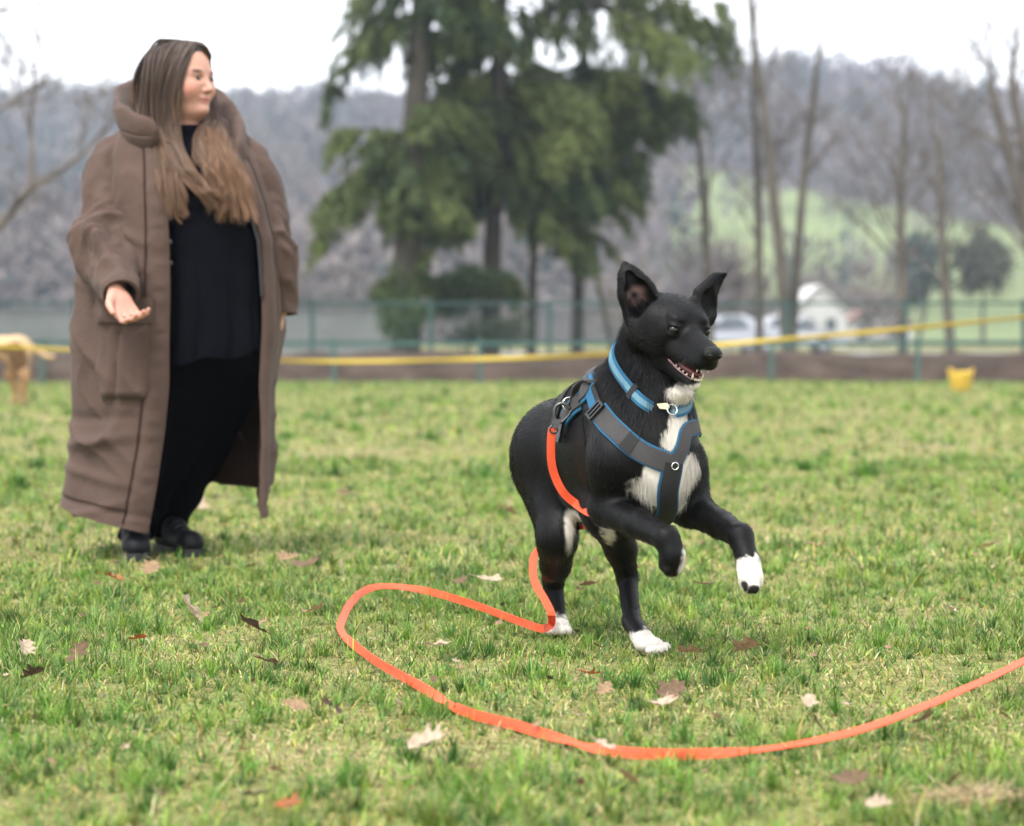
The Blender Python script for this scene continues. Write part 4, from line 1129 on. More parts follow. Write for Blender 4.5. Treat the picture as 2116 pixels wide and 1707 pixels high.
    hpart(mesh_np('side_buckle', *join_parts([box_vf(p + n * 0.010, (0.036, 0.018, 0.009), R), box_vf(p + n * 0.010 - t * 0.021, (0.008, 0.024, 0.008), R), box_vf(p + n * 0.010 + t * 0.022, (0.008, 0.013, 0.008), R)]), M_plastic, None, False))
    # ring for the leash
    rc_ = dog_hit(1180, 845) + np.array([-0.004, -0.016, 0.010])
    hpart(mesh_np('leash_ring', *torus_vf(rc_, 0.0155, 0.0021, nrm([0.35, -1, 0.25])), M_steel))
    # ---- collar
    a, b_, c = dog_hit(1284, 774), dog_hit(1335, 836), dog_hit(1396, 852)
    nrm_c = nrm(np.cross(b_ - a, c - a)); cc = W(1336, 792, 5.42); cc = cc - nrm_c * ((cc - a) @ nrm_c)
    u = nrm(a - cc); v = np.cross(nrm_c, u); ring = []
    for t in np.linspace(0, 2 * np.pi, 26, endpoint=False):
        r_ = DOGB.ray_cast(Vector(cc), Vector(u * math.cos(t) + v * math.sin(t))); ring.append(np.array(r_[0]))
    col, top = body_strap('collar', ring, 0.025, M_blue, None, lambda q: float(np.interp(to_px(q)[0], [1330, 1352, 1380, 1400], [0.0085, -0.003, -0.003, 0.006])), 0.004, 90, 5, True)
    col.parent = DOG; col.matrix_parent_inverse = Matrix.Translation(-Vector(DOG.location)); col['label'] = 'blue collar with a pale reflective stripe'
    w, _ = body_strap('reflective_stripe', ring, 0.012, M_bluelight, None, lambda q: float(np.interp(to_px(q)[0], [1330, 1352, 1380, 1400], [0.0098, -0.002, -0.002, 0.007])), 0.003, 90, 3, True); w.parent = col
    i = int(np.argmin([np.linalg.norm(np.array(to_px(x)[:2]) - (1303, 805)) for x in top[:, 2]]))
    w, _ = body_strap('keeper_loop', [top[i, 2], top[i + 1, 2], top[i + 2, 2]], 0.034, M_webdark, None, 0.0100, 0.006, 8, 5); w.parent = col
    tg = dog_hit(1372, 842); fr = np.array([0, -0.012, 0])
    pl = np.array([[-0.016, 0.008], [0.006, 0.010], [0.012, 0.002], [0.008, -0.004], [-0.010, -0.002]])
    Vp = np.array([tg + fr + C_R * x + C_U * y for x, y in pl] + [tg + fr * 1.12 + C_R * x + C_U * y for x, y in pl])
    mesh_np('name_tag', Vp, [np.array([[0, 1, 2], [0, 2, 3], [0, 3, 4], [5, 7, 6], [5, 8, 7], [5, 9, 8]]), np.array([[i, (i + 1) % 5, 5 + (i + 1) % 5, 5 + i] for i in range(5)])], M_brass, None, False).parent = col
    mesh_np('tag_ring', *torus_vf(tg + fr * 1.2 + C_R * 0.016 - C_U * 0.004, 0.011, 0.0014, nrm([0.4, -1, 0.3])), M_steel).parent = col
    return rc_

LEASH_RING = build_gear()

M_leash = webbing('orange_webbing', (0.66, 0.072, 0.016), 700, 0.6, 0.35)
def build_leash():
    root = empty('leash', G(1125, 1300))
    tag(root, 'long orange webbing leash clipped to the harness and looping over the grass', 'leash')
    rc = LEASH_RING
    # snap hook: hook loop, block, swivel eye
    k = W(1158, 842, to_px(rc)[2] - 0.004)
    dpt = to_px(rc)[2] - 0.006
    hk = [(1178, 846), (1172, 838), (1160, 834), (1149, 840), (1146, 852), (1148, 866), (1150, 874)]
    gate = [(1180, 848), (1176, 858), (1168, 866), (1160, 873), (1152, 875)]
    p1 = catmull(np.array([W(x, y, dpt) for x, y in hk]), 24); p2 = catmull(np.array([W(x, y, dpt - 0.002) for x, y in gate]), 14)
    fx = mesh_np('snap_hook', *join_mixed([tube_vf(p1, 0.0040, 8), tube_vf(p2, 0.0026, 8)]), M_gun, root)
    ax = nrm(W(1143, 895, dpt) - W(1152, 868, dpt)); sx = nrm(np.cross(ax, C_F)); R = np.stack([sx, np.cross(ax, sx), ax], 1)
    mesh_np('swivel_block', *join_parts([box_vf(W(1150, 872, dpt), (0.017, 0.013, 0.013), R), box_vf(W(1148, 881, dpt), (0.012, 0.010, 0.008), R)]), M_gun, fx, False)
    mesh_np('swivel_eye', *torus_vf(W(1144, 887, dpt), 0.0085, 0.0024, nrm([0.2, -1, 0.2]), xdir=C_R), M_gun, fx)
    # strap: rows of centre point + width direction
    K = []
    def add(p, w): K.append(np.concatenate([p, nrm(w)]))
    R_, U_, F_ = C_R, C_U, C_F
    def fl(px, py, off): 
        p = dog_hit(px, py); return p - F_ * off
    add(W(1142, 884, dpt), R_); add(W(1139, 905, dpt + 0.0), R_); add(W(1139, 950, dpt + 0.005), R_ * 0.98 - U_ * .1)
    for px, py, off, wv in [(1147, 985, 0.020, R_ * .95 - U_ * -.25), (1165, 1019, 0.020, R_ * .8 + U_ * .55), (1190, 1041, 0.020, R_ * .55 + U_ * .8), (1212, 1056, 0.016, R_ * .5 + U_ * .85)]:
        p = W(px, py, min(dpt + 0.01, to_px(dog_hit(px, py))[2] - off) if px < 1200 else 5.52)
        add(p, wv)
    add(W(1232, 1066, 5.50), R_ * .4 + U_ * .9); add(W(1232, 1076, 5.56), U_ + F_ * .6); add(W(1210, 1085, 5.68), U_ - F_ * .5 + R_ * .3)
    add(W(1180, 1090, 5.86), U_ * .8 - F_ * .5); add(W(1135, 1112, 6.02), U_ * .8 + R_ * .5)
    add(W(1108, 1138, 6.02), R_ * .8 + U_ * .6); add(W(1101, 1168, 5.98), R_ * .95 + F_ * .3); add(W(1106, 1205, 5.92), R_ * .9 + U_ * .35 + F_ * .2)
    add(W(1125, 1238, 5.84), R_ * .8 + U_ * .55 + F_ * .2); add(W(1139, 1268, 5.79), R_ * .9 - U_ * .2 + F_ * .3); add(G(1138, 1291, 0.032), R_ * .6 - U_ * .7 + F_ * .4)
    add(G(1119, 1299, 0.030), UP * -.9 + F_ * .3)
    Z = np.array([0, 0, 1.0])
    def tilt(v, s=1): return Z * v + F_ * math.sqrt(max(0, 1 - v * v))
    for px, py, z, wv in [(1085, 1288, 0.026, tilt(.97)), (1040, 1272, 0.024, tilt(.97)), (1000, 1257, 0.024, tilt(.98)), (940, 1237, 0.028, tilt(.9)), (880, 1221, 0.034, tilt(.8)), (820, 1212, 0.042, tilt(.62)),
                          (775, 1213, 0.045, tilt(.5)), (745, 1226, 0.038, Z * .75 - R_ * .5), (722, 1250, 0.028, Z * .7 - R_ * .7), (708, 1278, 0.022, Z * .5 - R_ * .85), (703, 1297, 0.020, Z * .15 - R_ * .95 + F_ * .3), (714, 1316, 0.018, tilt(.05)),
                          (735, 1335, 0.023, tilt(.5, -1)), (775, 1365, 0.023, tilt(.88, -1)), (830, 1397, 0.023, tilt(.88, -1)), (880, 1425, 0.023, tilt(.6, -1)), (925, 1453, 0.023, tilt(.05, -1)), (965, 1472, 0.023, tilt(.9, -1)), (1010, 1485, 0.023, tilt(.95, -1)), (1060, 1497, 0.023, tilt(.85, -1)),
                          (1110, 1512, 0.023, tilt(.7, -1)), (1165, 1530, 0.023, tilt(.25, -1)), (1205, 1541, 0.023, tilt(.03, -1)), (1245, 1549, 0.023, tilt(.8, -1)), (1300, 1556, 0.023, tilt(.98)), (1380, 1559, 0.023, tilt(.98)), (1460, 1557, 0.023, tilt(.85)),
                          (1530, 1553, 0.022, tilt(.4)), (1600, 1546, 0.024, tilt(.22)), (1700, 1528, 0.030, Z * .25 - R_ * .6 + F_ * .5), (1800, 1500, 0.038, Z * .22 - R_), (1900, 1463, 0.045, Z * .22 - R_), (2000, 1420, 0.052, Z * .20 - R_), (2060, 1393, 0.055, Z * .2 - R_), (2116, 1365, 0.055, Z * .2 - R_), (2230, 1310, 0.05, Z * .2 - R_), (2420, 1235, 0.03, Z * .2 - R_), (2600, 1180, 0.02, Z * .2 - R_)]:
        add(G(px, py, z), wv)
    Q = catmull(np.array(K), 620)
    P, D = Q[:, :3], Q[:, 3:]
    T = np.gradient(P, axis=0); T /= np.linalg.norm(T, axis=1)[:, None]
    D = D - T * (D * T).sum(1, keepdims=True); D /= np.linalg.norm(D, axis=1)[:, None]
    for i in range(1, len(D)):
        if D[i] @ D[i - 1] < 0: D[i] = -D[i]
    for _ in range(6): D[1:-1] = (D[:-2] + 2 * D[1:-1] + D[2:]) / 4
    D /= np.linalg.norm(D, axis=1)[:, None]
    N = np.cross(T, D)
    wgl = (noise3(np.stack([np.arange(len(P)) * 0.06] * 3, 1), 1.0) * 0.0012)[:, None]
    c4 = np.linspace(-0.0092, 0.0092, 5)
    top = np.stack([P + D * c + N * (0.0009 + wgl * (abs(c) > 0.005)) for c in c4], 1); bot = np.stack([P + D * c - N * (0.0009 - wgl * (abs(c) > 0.005)) for c in c4], 1)
    top[:, :, 2] = np.maximum(top[:, :, 2], 0.006); bot[:, :, 2] = np.maximum(bot[:, :, 2], 0.004)
    mesh_np('strap', *ribbon_vf(top, bot), M_leash, root, sharp=0.7)
    return P
LEASH_P = build_leash()
def build_fur(strap_pts):
    V, F, N, col, bones, E0, hf, hl, hu, hp, root = (FURD[k] for k in ('V', 'F', 'N', 'col', 'bones', 'E0', 'hf', 'hl', 'hu', 'hp', 'root'))
    A = np.array([b[0] for b in bones]); B = np.array([b[1] for b in bones]); FL = np.array([b[2] for b in bones])
    LEN = np.array([b[3] for b in bones]); RR = np.array([b[4] for b in bones])
    q = F[:, :4]; ar = np.linalg.norm(np.cross(V[q[:, 2]] - V[q[:, 0]], V[q[:, 3]] - V[q[:, 1]]), axis=1)
    NF = 84000
    # more strands on the small head and legs
    ctr = V[q].mean(1)
    w = ar * np.where((ctr[:, 2] > 0.63) & (ctr[:, 1] < 5.5), 2.4, 0.85 + 1.0 * (col[q].mean(1)[:, 0] > 0.05))
    fi = RNG.choice(len(q), NF, p=w / w.sum())
    bc = RNG.dirichlet([1, 1, 1, 1], NF)
    P0 = (V[q[fi]] * bc[:, :, None]).sum(1); PN = (N[q[fi]] * bc[:, :, None]).sum(1); PC = (col[q[fi]] * bc[:, :, None]).sum(1)
    ba = B - A; L2 = (ba ** 2).sum(1) + 1e-9
    t = np.clip(((P0[:, None, :] - A) * ba).sum(2) / L2, 0, 1)
    dd = np.linalg.norm(P0[:, None, :] - A - t[:, :, None] * ba, axis=2) - RR
    ww = np.exp(-np.maximum(dd, 0) / 0.008); ww /= ww.sum(1, keepdims=True) + 1e-12
    fl = ww @ FL; ln = ww @ LEN
    fl = fl - PN * (fl * PN).sum(1, keepdims=True); fl /= np.linalg.norm(fl, axis=1)[:, None] + 1e-9
    jit = RNG.normal(0, 0.10, (NF, 3)); fl = fl + jit + 0.18 * np.stack([noise3(P0, 25, 3 + i) for i in range(3)], 1)
    # bare zones
    lff, lll, luu = (P0 - E0) @ hf, (P0 - E0) @ hl, (P0 - E0) @ hu
    bare = ((lff > 0.100) & (luu > -0.024) & (luu < 0.02)) | ((lff > 0.0) & (luu < -0.060) & (luu > -0.082) & (np.abs(lll) < 0.04))
    for s in (-1, 1): bare |= np.linalg.norm(P0 - hp(0.014, s * 0.0425, 0), axis=1) < 0.0135
    for c, r in [(W(1558, 1222, 5.15), 0.0150), (W(1538, 1212, 5.155), 0.0125), (W(1375, 1172, 5.18), 0.012), (W(1546, 1206, 5.155), 0.009)]:
        bare |= np.linalg.norm(P0 - c, axis=1) < r
    bare |= (PC[:, 0] > 0.03) & (PC[:, 0] > PC[:, 2] * 1.4)          # pink skin
    from mathutils.kdtree import KDTree
    kd = KDTree(len(strap_pts))
    for i, p in enumerate(strap_pts): kd.insert(p, i)
    kd.balance()
    ds = np.array([kd.find(p)[2] for p in P0])
    bare |= ds < 0.0125
    keep = ~bare & (P0[:, 2] > 0.012)
    P0, PN, PC, fl, ln = P0[keep], PN[keep], PC[keep], fl[keep], ln[keep]
    n = len(P0)
    ln = ln * RNG.uniform(0.6, 1.3, n)
    lift = np.clip(RNG.normal(0.22, 0.10, n), 0.04, 0.8)[:, None]
    d0 = fl + PN * lift * 1.2; d0 /= np.linalg.norm(d0, axis=1)[:, None]
    d1 = fl + PN * lift * 0.25 - np.array([0, 0, 0.15]); d1 /= np.linalg.norm(d1, axis=1)[:, None]
    st = np.stack([P0 - PN * 0.0008, P0 + d0 * ln[:, None] * 0.35, P0 + d0 * ln[:, None] * 0.35 + (d0 + d1) * 0.5 * ln[:, None] * 0.35,
                   P0 + d0 * ln[:, None] * 0.35 + (d0 + d1) * 0.5 * ln[:, None] * 0.35 + d1 * ln[:, None] * 0.3], 1)
    cv = PC * RNG.uniform(0.75, 1.25, (n, 1))
    hair_curves('fur', st, 0.00028 + 0.006 * ln * 0.02, M_fur, root, cv, 0.2)

build_fur(STRAP_PTS)
# ================================================================== the woman in the long coat
PD = 8.0
def Pw(px, py, w=0.0): return W(px, py, PD - w)

def fabric(name, col, var=0.12, rough=0.8, fine=420.0, sheen=0.15, spec=0.25):
    m, nt, b = mat_new(name)
    tc = nt.nodes.new('ShaderNodeTexCoord')
    n1 = nt.nodes.new('ShaderNodeTexNoise'); n1.inputs['Scale'].default_value = 9; n1.inputs['Detail'].default_value = 6
    n2 = nt.nodes.new('ShaderNodeTexNoise'); n2.inputs['Scale'].default_value = fine; n2.inputs['Detail'].default_value = 2
    n3 = nt.nodes.new('ShaderNodeTexNoise'); n3.inputs['Scale'].default_value = 38; n3.inputs['Detail'].default_value = 4; n3.inputs['Distortion'].default_value = 0.8
    for n in (n1, n2, n3): nt.links.new(tc.outputs['Object'], n.inputs['Vector'])
    rp = nt.nodes.new('ShaderNodeValToRGB'); c = np.array(col)
    rp.color_ramp.elements[0].position = 0.3; rp.color_ramp.elements[1].position = 0.7
    rp.color_ramp.elements[0].color = (*c * (1 - var), 1); rp.color_ramp.elements[1].color = (*c * (1 + var), 1)
    nt.links.new(n1.outputs[0], rp.inputs[0]); nt.links.new(rp.outputs[0], b.inputs['Base Color'])
    b.inputs['Roughness'].default_value = rough; b.inputs['Sheen Weight'].default_value = sheen; b.inputs['Specular IOR Level'].default_value = spec
    b1 = nt.nodes.new('ShaderNodeBump'); b1.inputs['Strength'].default_value = 0.25; b1.inputs['Distance'].default_value = 0.002
    b2 = nt.nodes.new('ShaderNodeBump'); b2.inputs['Strength'].default_value = 0.40; b2.inputs['Distance'].default_value = 0.008
    nt.links.new(n2.outputs[0], b1.inputs['Height']); nt.links.new(n3.outputs[0], b2.inputs['Height'])
    nt.links.new(b2.outputs[0], b1.inputs['Normal']); nt.links.new(b1.outputs[0], b.inputs['Normal'])
    return m
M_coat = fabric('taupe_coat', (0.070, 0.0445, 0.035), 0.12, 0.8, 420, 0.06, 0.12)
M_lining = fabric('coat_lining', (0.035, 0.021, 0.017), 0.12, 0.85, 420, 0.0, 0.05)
M_knit = fabric('black_knit', (0.0032, 0.0034, 0.0052), 0.2, 0.9, 700, 0.0, 0.03)
M_trouser = fabric('black_trousers', (0.0008, 0.0008, 0.0010), 0.2, 0.9, 700, 0.0, 0.02)
M_skin = attr_mat('skin', rough=0.5, spec=0.35, sss=0.12, bump=0.12, bscale=350)
M_hair = attr_mat('hair', rough=0.42, spec=0.4)
M_shoe = simple('dark_shoe', (0.005, 0.0052, 0.0068), 0.6, 0.3, 40, spec=0.15)
M_sole = simple('grey_sole', (0.012, 0.012, 0.014), 0.7, 0.2, 30)
M_sock = fabric('grey_sock', (0.24, 0.25, 0.29))
M_zip = simple('zip_tape', (0.012, 0.012, 0.013), 0.5, 0.2, 40)

def ridge(p, sc, off=0.0): return 1 - np.abs(noise3(p, sc, off)) * 2.0

def shell(name, G_, thick, mat, parent, Nrm=None):
    """Closed cloth shell from a grid of points (n, m, 3); normals point to the outer side."""
    du = np.gradient(G_, axis=0); dv = np.gradient(G_, axis=1); N = np.cross(du, dv); N /= np.linalg.norm(N, axis=2)[:, :, None] + 1e-9
    if Nrm is not None and (N * Nrm).sum() < 0: N = -N; 
    o = mesh_np(name, *ribbon_vf(G_, G_ - N * thick), mat, parent, sharp=0.9)
    bm = bmesh.new(); bm.from_mesh(o.data); bmesh.ops.recalc_face_normals(bm, faces=bm.faces); bm.to_mesh(o.data); bm.free()
    return o, N

def build_person():
    root = empty('person', G(325, 1140)); 
    tag(root, 'woman in a long brown coat looking right and holding out an open palm', 'person')
    # ---------------------------------------------------------------- body
    yaw = math.radians(54); pit = math.radians(-3)
    hf = np.array([math.sin(yaw) * math.cos(pit), -math.cos(yaw) * math.cos(pit), math.sin(pit)]); hl = nrm(np.cross(UP, hf)); hu = np.cross(hf, hl)
    H0 = Pw(381, 166, 0.03)
    def hp(f, l, u): return H0 + hf * f + hl * l + hu * u
    HA = (hf, hl, hu)
    S = SDF(Pw(195, 1165, 0.62) - [0, 0.05, 0.05], Pw(620, 70, -0.30) + [0, 0.05, 0.05], 0.0038)
    fx = nrm([0.45, -0.89, 0]); fl = np.array([0.89, 0.45, 0.0])       # torso facing and its left
    # trunk and limbs under the clothes
    S.cone(Pw(430, 650, 0.0), Pw(405, 420, 0.0), 0.165, 0.15, 0.05); S.cone(Pw(405, 420, 0.0), Pw(390, 335, -0.02), 0.15, 0.10, 0.05)
    S.cone(Pw(300, 345, -0.01), Pw(475, 345, -0.05), 0.075, 0.075, 0.05); S.cone(Pw(388, 330, 0.0), Pw(383, 225, 0.02), 0.062, 0.054, 0.03)
    for hip, kn, an, d in [((385, 700), (325, 925), (282, 1112), 0.05), ((455, 700), (398, 925), (347, 1108), -0.08)]:
        S.cone(Pw(*hip, 0.0), Pw(*kn, d), 0.12, 0.075, 0.05); S.cone(Pw(*kn, d), Pw(an[0], an[1] - 22, d), 0.072, 0.040, 0.02)
    S.cone(Pw(250, 350, 0), Pw(205, 490, 0.06), 0.06, 0.048, 0.03); S.cone(Pw(205, 490, 0.06), Pw(240, 597, 0.29), 0.046, 0.031, 0.02)
    S.cone(Pw(500, 350, -0.07), Pw(562, 490, -0.07), 0.055, 0.042, 0.03); S.cone(Pw(562, 490, -0.07), Pw(580, 636, -0.06), 0.040, 0.026, 0.02)
    # near hand: palm up, fingers towards us
    hd = nrm([0.44, -0.40, -0.80]); tn = nrm(np.cross(hd, UP) * -1)      # thumb side: image left
    tv0 = np.array([-0.86, -0.40, 0.10]); tn = nrm(tv0 - hd * (tv0 @ hd)); pn = np.cross(tn, hd); pn = pn if pn[2] > 0 else -pn
    w0 = Pw(239, 600, 0.36)
    def q(a, b, c=0.0): return w0 + hd * a + tn * b + pn * c
    S.cone(q(0, 0), q(0.035, 0), 0.027, 0.030, 0.015, pn, 0.75)
    S.cone(q(0.035, 0.014), q(0.085, 0.026), 0.020, 0.017, 0.012, pn, 0.72); S.cone(q(0.035, -0.012), q(0.082, -0.026), 0.021, 0.016, 0.012, pn, 0.72); S.cone(q(0.03, 0.0), q(0.085, 0.0), 0.022, 0.018, 0.012, pn, 0.6)
    for j, (b, L, cu) in enumerate([(0.031, 0.086, 0.75), (0.0105, 0.094, 0.92), (-0.0105, 0.088, 1.02), (-0.030, 0.072, 1.1)]):
        p = q(0.088, b, 0.0); ang = 0.25
        for k, f in enumerate((0.45, 0.31, 0.24)):
            ang += cu * (0.55 if k else 0.30); dd = hd * math.cos(ang) + pn * math.sin(ang) - tn * 0.10 * (j - 1.2)
            p2 = p + nrm(dd) * L * f; S.cone(p, p2, 0.0092 - 0.0007 * k, 0.0086 - 0.0009 * k, 0.004); p = p2
    S.cone(q(0.020, 0.022, 0.006), q(0.050, 0.050, 0.016), 0.0175, 0.0125, 0.010); S.cone(q(0.050, 0.050, 0.016), q(0.078, 0.060, 0.030), 0.0118, 0.0105, 0.004); S.cone(q(0.078, 0.060, 0.030), q(0.098, 0.062, 0.034), 0.0102, 0.0085, 0.003)
    # far hand hanging
    h2 = Pw(580, 630, -0.06); d2 = nrm([-0.12, -0.15, -1.0])
    S.cone(h2, h2 + d2 * 0.06, 0.025, 0.030, 0.012, C_R, 0.6)
    for j in range(4):
        a = h2 + d2 * 0.075 + np.array([-0.004, -0.03 + 0.019 * j, 0]); S.cone(a - d2 * 0.02, a + d2 * (0.035 - 0.004 * abs(j - 1)), 0.0095, 0.0088, 0.004); e = a + d2 * 0.035; S.cone(e, e + nrm(d2 + np.array([-0.5, 0, 0])) * 0.03, 0.0088, 0.0075, 0.003)
    S.cone(h2 + d2 * 0.02 + np.array([0, -0.03, 0]), h2 + d2 * 0.075 + np.array([-0.012, -0.05, 0]), 0.011, 0.008, 0.006)
    # head
    def he(c, r, k=0.02, op='add'): S.ell(hp(*c), r, HA, k, op)
    he((-0.012, 0, 0.030), (0.100, 0.079, 0.088), 0.01)
    he((0.028, 0, -0.025), (0.066, 0.066, 0.085), 0.03)
    S.cone(hp(0.010, 0, -0.078), hp(0.066, 0, -0.092), 0.044, 0.024, 0.03, hl, 1.1)          # jaw and chin
    he((0.020, 0, -0.090), (0.05, 0.046, 0.026), 0.03)                                         # soft underchin
    for s in (-1, 1):
        he((0.056, s * 0.038, -0.030), (0.032, 0.028, 0.030), 0.025); he((0.060, s * 0.026, 0.022), (0.026, 0.026, 0.010), 0.018)
        he((0.088, s * 0.031, 0.006), (0.017, 0.017, 0.0095), 0.012, 'sub')
        he((0.070, s * 0.031, 0.0045), (0.0165, 0.0155, 0.0135), 0.004); he((0.0745, s * 0.031, 0.0118), (0.0130, 0.0150, 0.0042), 0.003); he((0.0735, s * 0.031, -0.0050), (0.0120, 0.0135, 0.0038), 0.004)
    S.cone(hp(0.083, 0, 0.010), hp(0.111, 0, -0.027), 0.0090, 0.0100, 0.010)
    he((0.113, 0, -0.030), (0.0115, 0.0110, 0.0092), 0.006)
    for s in (-1, 1): he((0.101, s * 0.0098, -0.034), (0.010, 0.0072, 0.0070), 0.005)
    he((0.086, 0, -0.054), (0.014, 0.022, 0.010), 0.010); he((0.093, 0, -0.0575), (0.0080, 0.0215, 0.0055), 0.004); he((0.091, 0, -0.0685), (0.0085, 0.0185, 0.0062), 0.004)
    S.cone(hp(0.103, -0.017, -0.0630), hp(0.103, 0.017, -0.0630), 0.0022, 0.0022, 0.003, op='sub')
    he((0.086, 0, -0.093), (0.016, 0.018, 0.014), 0.015)
    V, F = S.mesh(2); V[:, 2] = np.maximum(V[:, 2], 0.005)
    f_, l_, u_ = (V - H0) @ hf, (V - H0) @ hl, (V - H0) @ hu
    col = np.tile(np.array([0.41, 0.215, 0.155]), (len(V), 1)); nz = noise3(V, 60)[:, None]; col = col * (1 + 0.05 * nz)
    def blend(c, m): 
        nonlocal col; col = col * (1 - m[:, None]) + np.array(c) * m[:, None]
    def sph(c, r): return 1 - sstep(0.45, 1.0, np.linalg.norm((np.stack([f_, l_, u_], 1) - c) / np.asarray(r), axis=1))
    for s in (-1, 1):
        blend((0.47, 0.18, 0.13), 0.7 * sph((0.066, s * 0.048, -0.032), (0.04, 0.03, 0.028)))
        blend((0.035, 0.02, 0.015), 0.95 * sph((0.082, s * 0.034, 0.0265), (0.03, 0.024, 0.0062)))
        blend((0.05, 0.03, 0.025), 0.95 * sph((0.086, s * 0.032, 0.009), (0.02, 0.017, 0.0045)))
    hm = np.linalg.norm(V - q(0.05, 0, 0.02), axis=1) < 0.13
    blend((0.52, 0.24, 0.18), 0.5 * hm.astype(float))
    blend((0.38, 0.14, 0.12), 0.95 * sph((0.096, 0, -0.063), (0.018, 0.027, 0.0105)))
    blend((0.16, 0.05, 0.04), 0.9 * sph((0.099, 0, -0.0630), (0.012, 0.017, 0.0022)))
    mesh_np('body', V, F, M_skin, root, True, np.clip(col, 0, 1))
    PBV = bvh_of(V, F)
    def ball(c, r, axes=None, seg=16, ring=10):
        u = np.linspace(0, 2 * np.pi, seg, endpoint=False); v = np.linspace(0, np.pi, ring + 1)
        X = np.array([[np.sin(b) * np.cos(a), np.sin(b) * np.sin(a), np.cos(b)] for b in v for a in u]) * np.asarray(r)
        if axes is not None: X = X @ np.array(axes)
        return X + np.asarray(c), np.array([[i * seg + j, i * seg + (j + 1) % seg, (i + 1) * seg + (j + 1) % seg, (i + 1) * seg + j] for i in range(ring) for j in range(seg)])
    M_white = simple('eye_white', (0.26, 0.23, 0.22), 0.2, 0.03, 50)
    for s in (-1, 1):
        c = hp(0.0735, s * 0.031, 0.0035); e = mesh_np('eye', *ball(c, (0.0140, 0.0120, 0.0070), HA), M_white, root)
        lk = nrm(hf + hl * 0.15); mesh_np('iris', *ball(c + lk * 0.0115, (0.0036, 0.0070, 0.0066), HA), M_iris, e)
    # ---------------------------------------------------------------- shirt
    def rings(rows, m, a0=0.0, a1=2 * math.pi, n=90, power=2.2):
        """rows: (py, cx px, half width m, front w, back w)"""
        R = np.array(rows, float); t = np.linspace(R[0, 0], R[-1, 0], n); C = np.stack([np.interp(t, R[:, 0], R[:, k]) for k in range(1, 5)], 1)
        for _ in range(3): C[1:-1] = (C[:-2] + 2 * C[1:-1] + C[2:]) / 4
        a = np.linspace(a0, a1, m); G_ = np.zeros((n, m, 3))
        ca, sa = np.cos(a), np.sin(a); ex = np.sign(ca) * np.abs(ca) ** (2 / power); ey = np.sign(sa) * np.abs(sa) ** (2 / power)
        for i in range(n):
            c = Pw(C[i, 0], t[i], 0); hw, fw, bw = C[i, 1], C[i, 2], C[i, 3]; mid, dep = (fw - bw) / 2, (fw + bw) / 2
            G_[i] = c + np.outer(ex * hw, fl) + np.outer(-(ey * dep + mid), -fx)
        return G_, t, a
    g, t, a = rings([(262, 385, 0.068, 0.078, 0.075), (278, 386, 0.072, 0.082, 0.08), (292, 390, 0.085, 0.09, 0.09), (318, 396, 0.13, 0.12, 0.10), (350, 402, 0.150, 0.145, 0.12), (420, 414, 0.165, 0.185, 0.13), (500, 428, 0.172, 0.185, 0.14), (600, 434, 0.178, 0.19, 0.15), (690, 436, 0.182, 0.20, 0.16), (735, 434, 0.184, 0.205, 0.17)], 120)
    dr = sstep(0.35, 1.0, (t - 300) / 435)[:, None]
    aa = a[None, :] + 0.15 * noise3(np.stack([t[:, None] * 0.006 + 0 * a, a + 0 * t[:, None], 0 * a + 0 * t[:, None]], -1), 1.0)
    fold = (np.sin(aa * 11) * 0.5 + np.sin(aa * 19 + 1.3) * 0.3 + np.sin(aa * 31 + .4) * 0.2) * 0.013 * dr
    rad = g - g.mean(1, keepdims=True); rad /= np.linalg.norm(rad, axis=2)[:, :, None]
    g = g + rad * (fold + 0.005 * noise3(g, 14))[:, :, None]
    hemdz = (sstep(0.8, 1, (t - 252) / 483)[:, None] * (np.cos(a)[None, :] * 0.028 + 0.008 * np.sin(a * 7)[None, :])); g[:, :, 2] += hemdz
    shell('shirt', g, 0.004, M_knit, root)
    # ---------------------------------------------------------------- trousers
    T = SDF(Pw(180, 1125, 0.45) - [0, 0, 0.02], Pw(640, 540, -0.50), 0.006)
    for hip, kn, an, d in [((395, 735), (330, 930), (280, 1096), 0.05), ((462, 735), (402, 925), (347, 1092), -0.08)]:
        T.cone(Pw(*hip, 0.01), Pw(*kn, d), 0.155, 0.100, 0.05); T.cone(Pw(*kn, d), Pw(*an, d), 0.098, 0.056, 0.03)
    T.cone(Pw(400, 710, 0.0), Pw(465, 710, -0.03), 0.16, 0.16, 0.05)
    tv, tf = T.mesh(3); tn_ = vnormals(tv, tf)
    tv = tv + tn_ * (0.006 * ridge(tv * [1, 1, 0.5], 12) + 0.006 * np.sin((tv[:, 2] * 55 + 5 * noise3(tv, 6))) * sstep(0.45, 0.05, tv[:, 2]))[:, None]
    mesh_np('trousers', tv, tf, M_trouser, root)
    # ---------------------------------------------------------------- shoes
    for (ax_, ay_, d, tip) in [(280, 1104, 0.05, (0.16, -0.987)), (350, 1102, -0.08, (0.50, -0.866))]:
        an = Pw(ax_, ay_, d); f = np.array([tip[0], tip[1], 0]); l = np.array([-tip[1], tip[0], 0.0])
        heel = np.array([an[0], an[1], 0]) - f * 0.055
        sh = empty('shoe', root.location); sh.parent = root; sh.location = (0, 0, 0)
        fixp = Matrix.Translation(-Vector(root.location))
        s_ = SDF(heel - [0.35, 0.35, 0.02], heel + [0.35, 0.35, 0.20], 0.006)
        s_.cone(heel + f * 0.03 + UP * 0.055, heel + f * 0.22 + UP * 0.045, 0.042, 0.040, 0.03); s_.cone(heel + f * 0.045 + UP * 0.10, heel + f * 0.10 + UP * 0.085, 0.044, 0.040, 0.03)
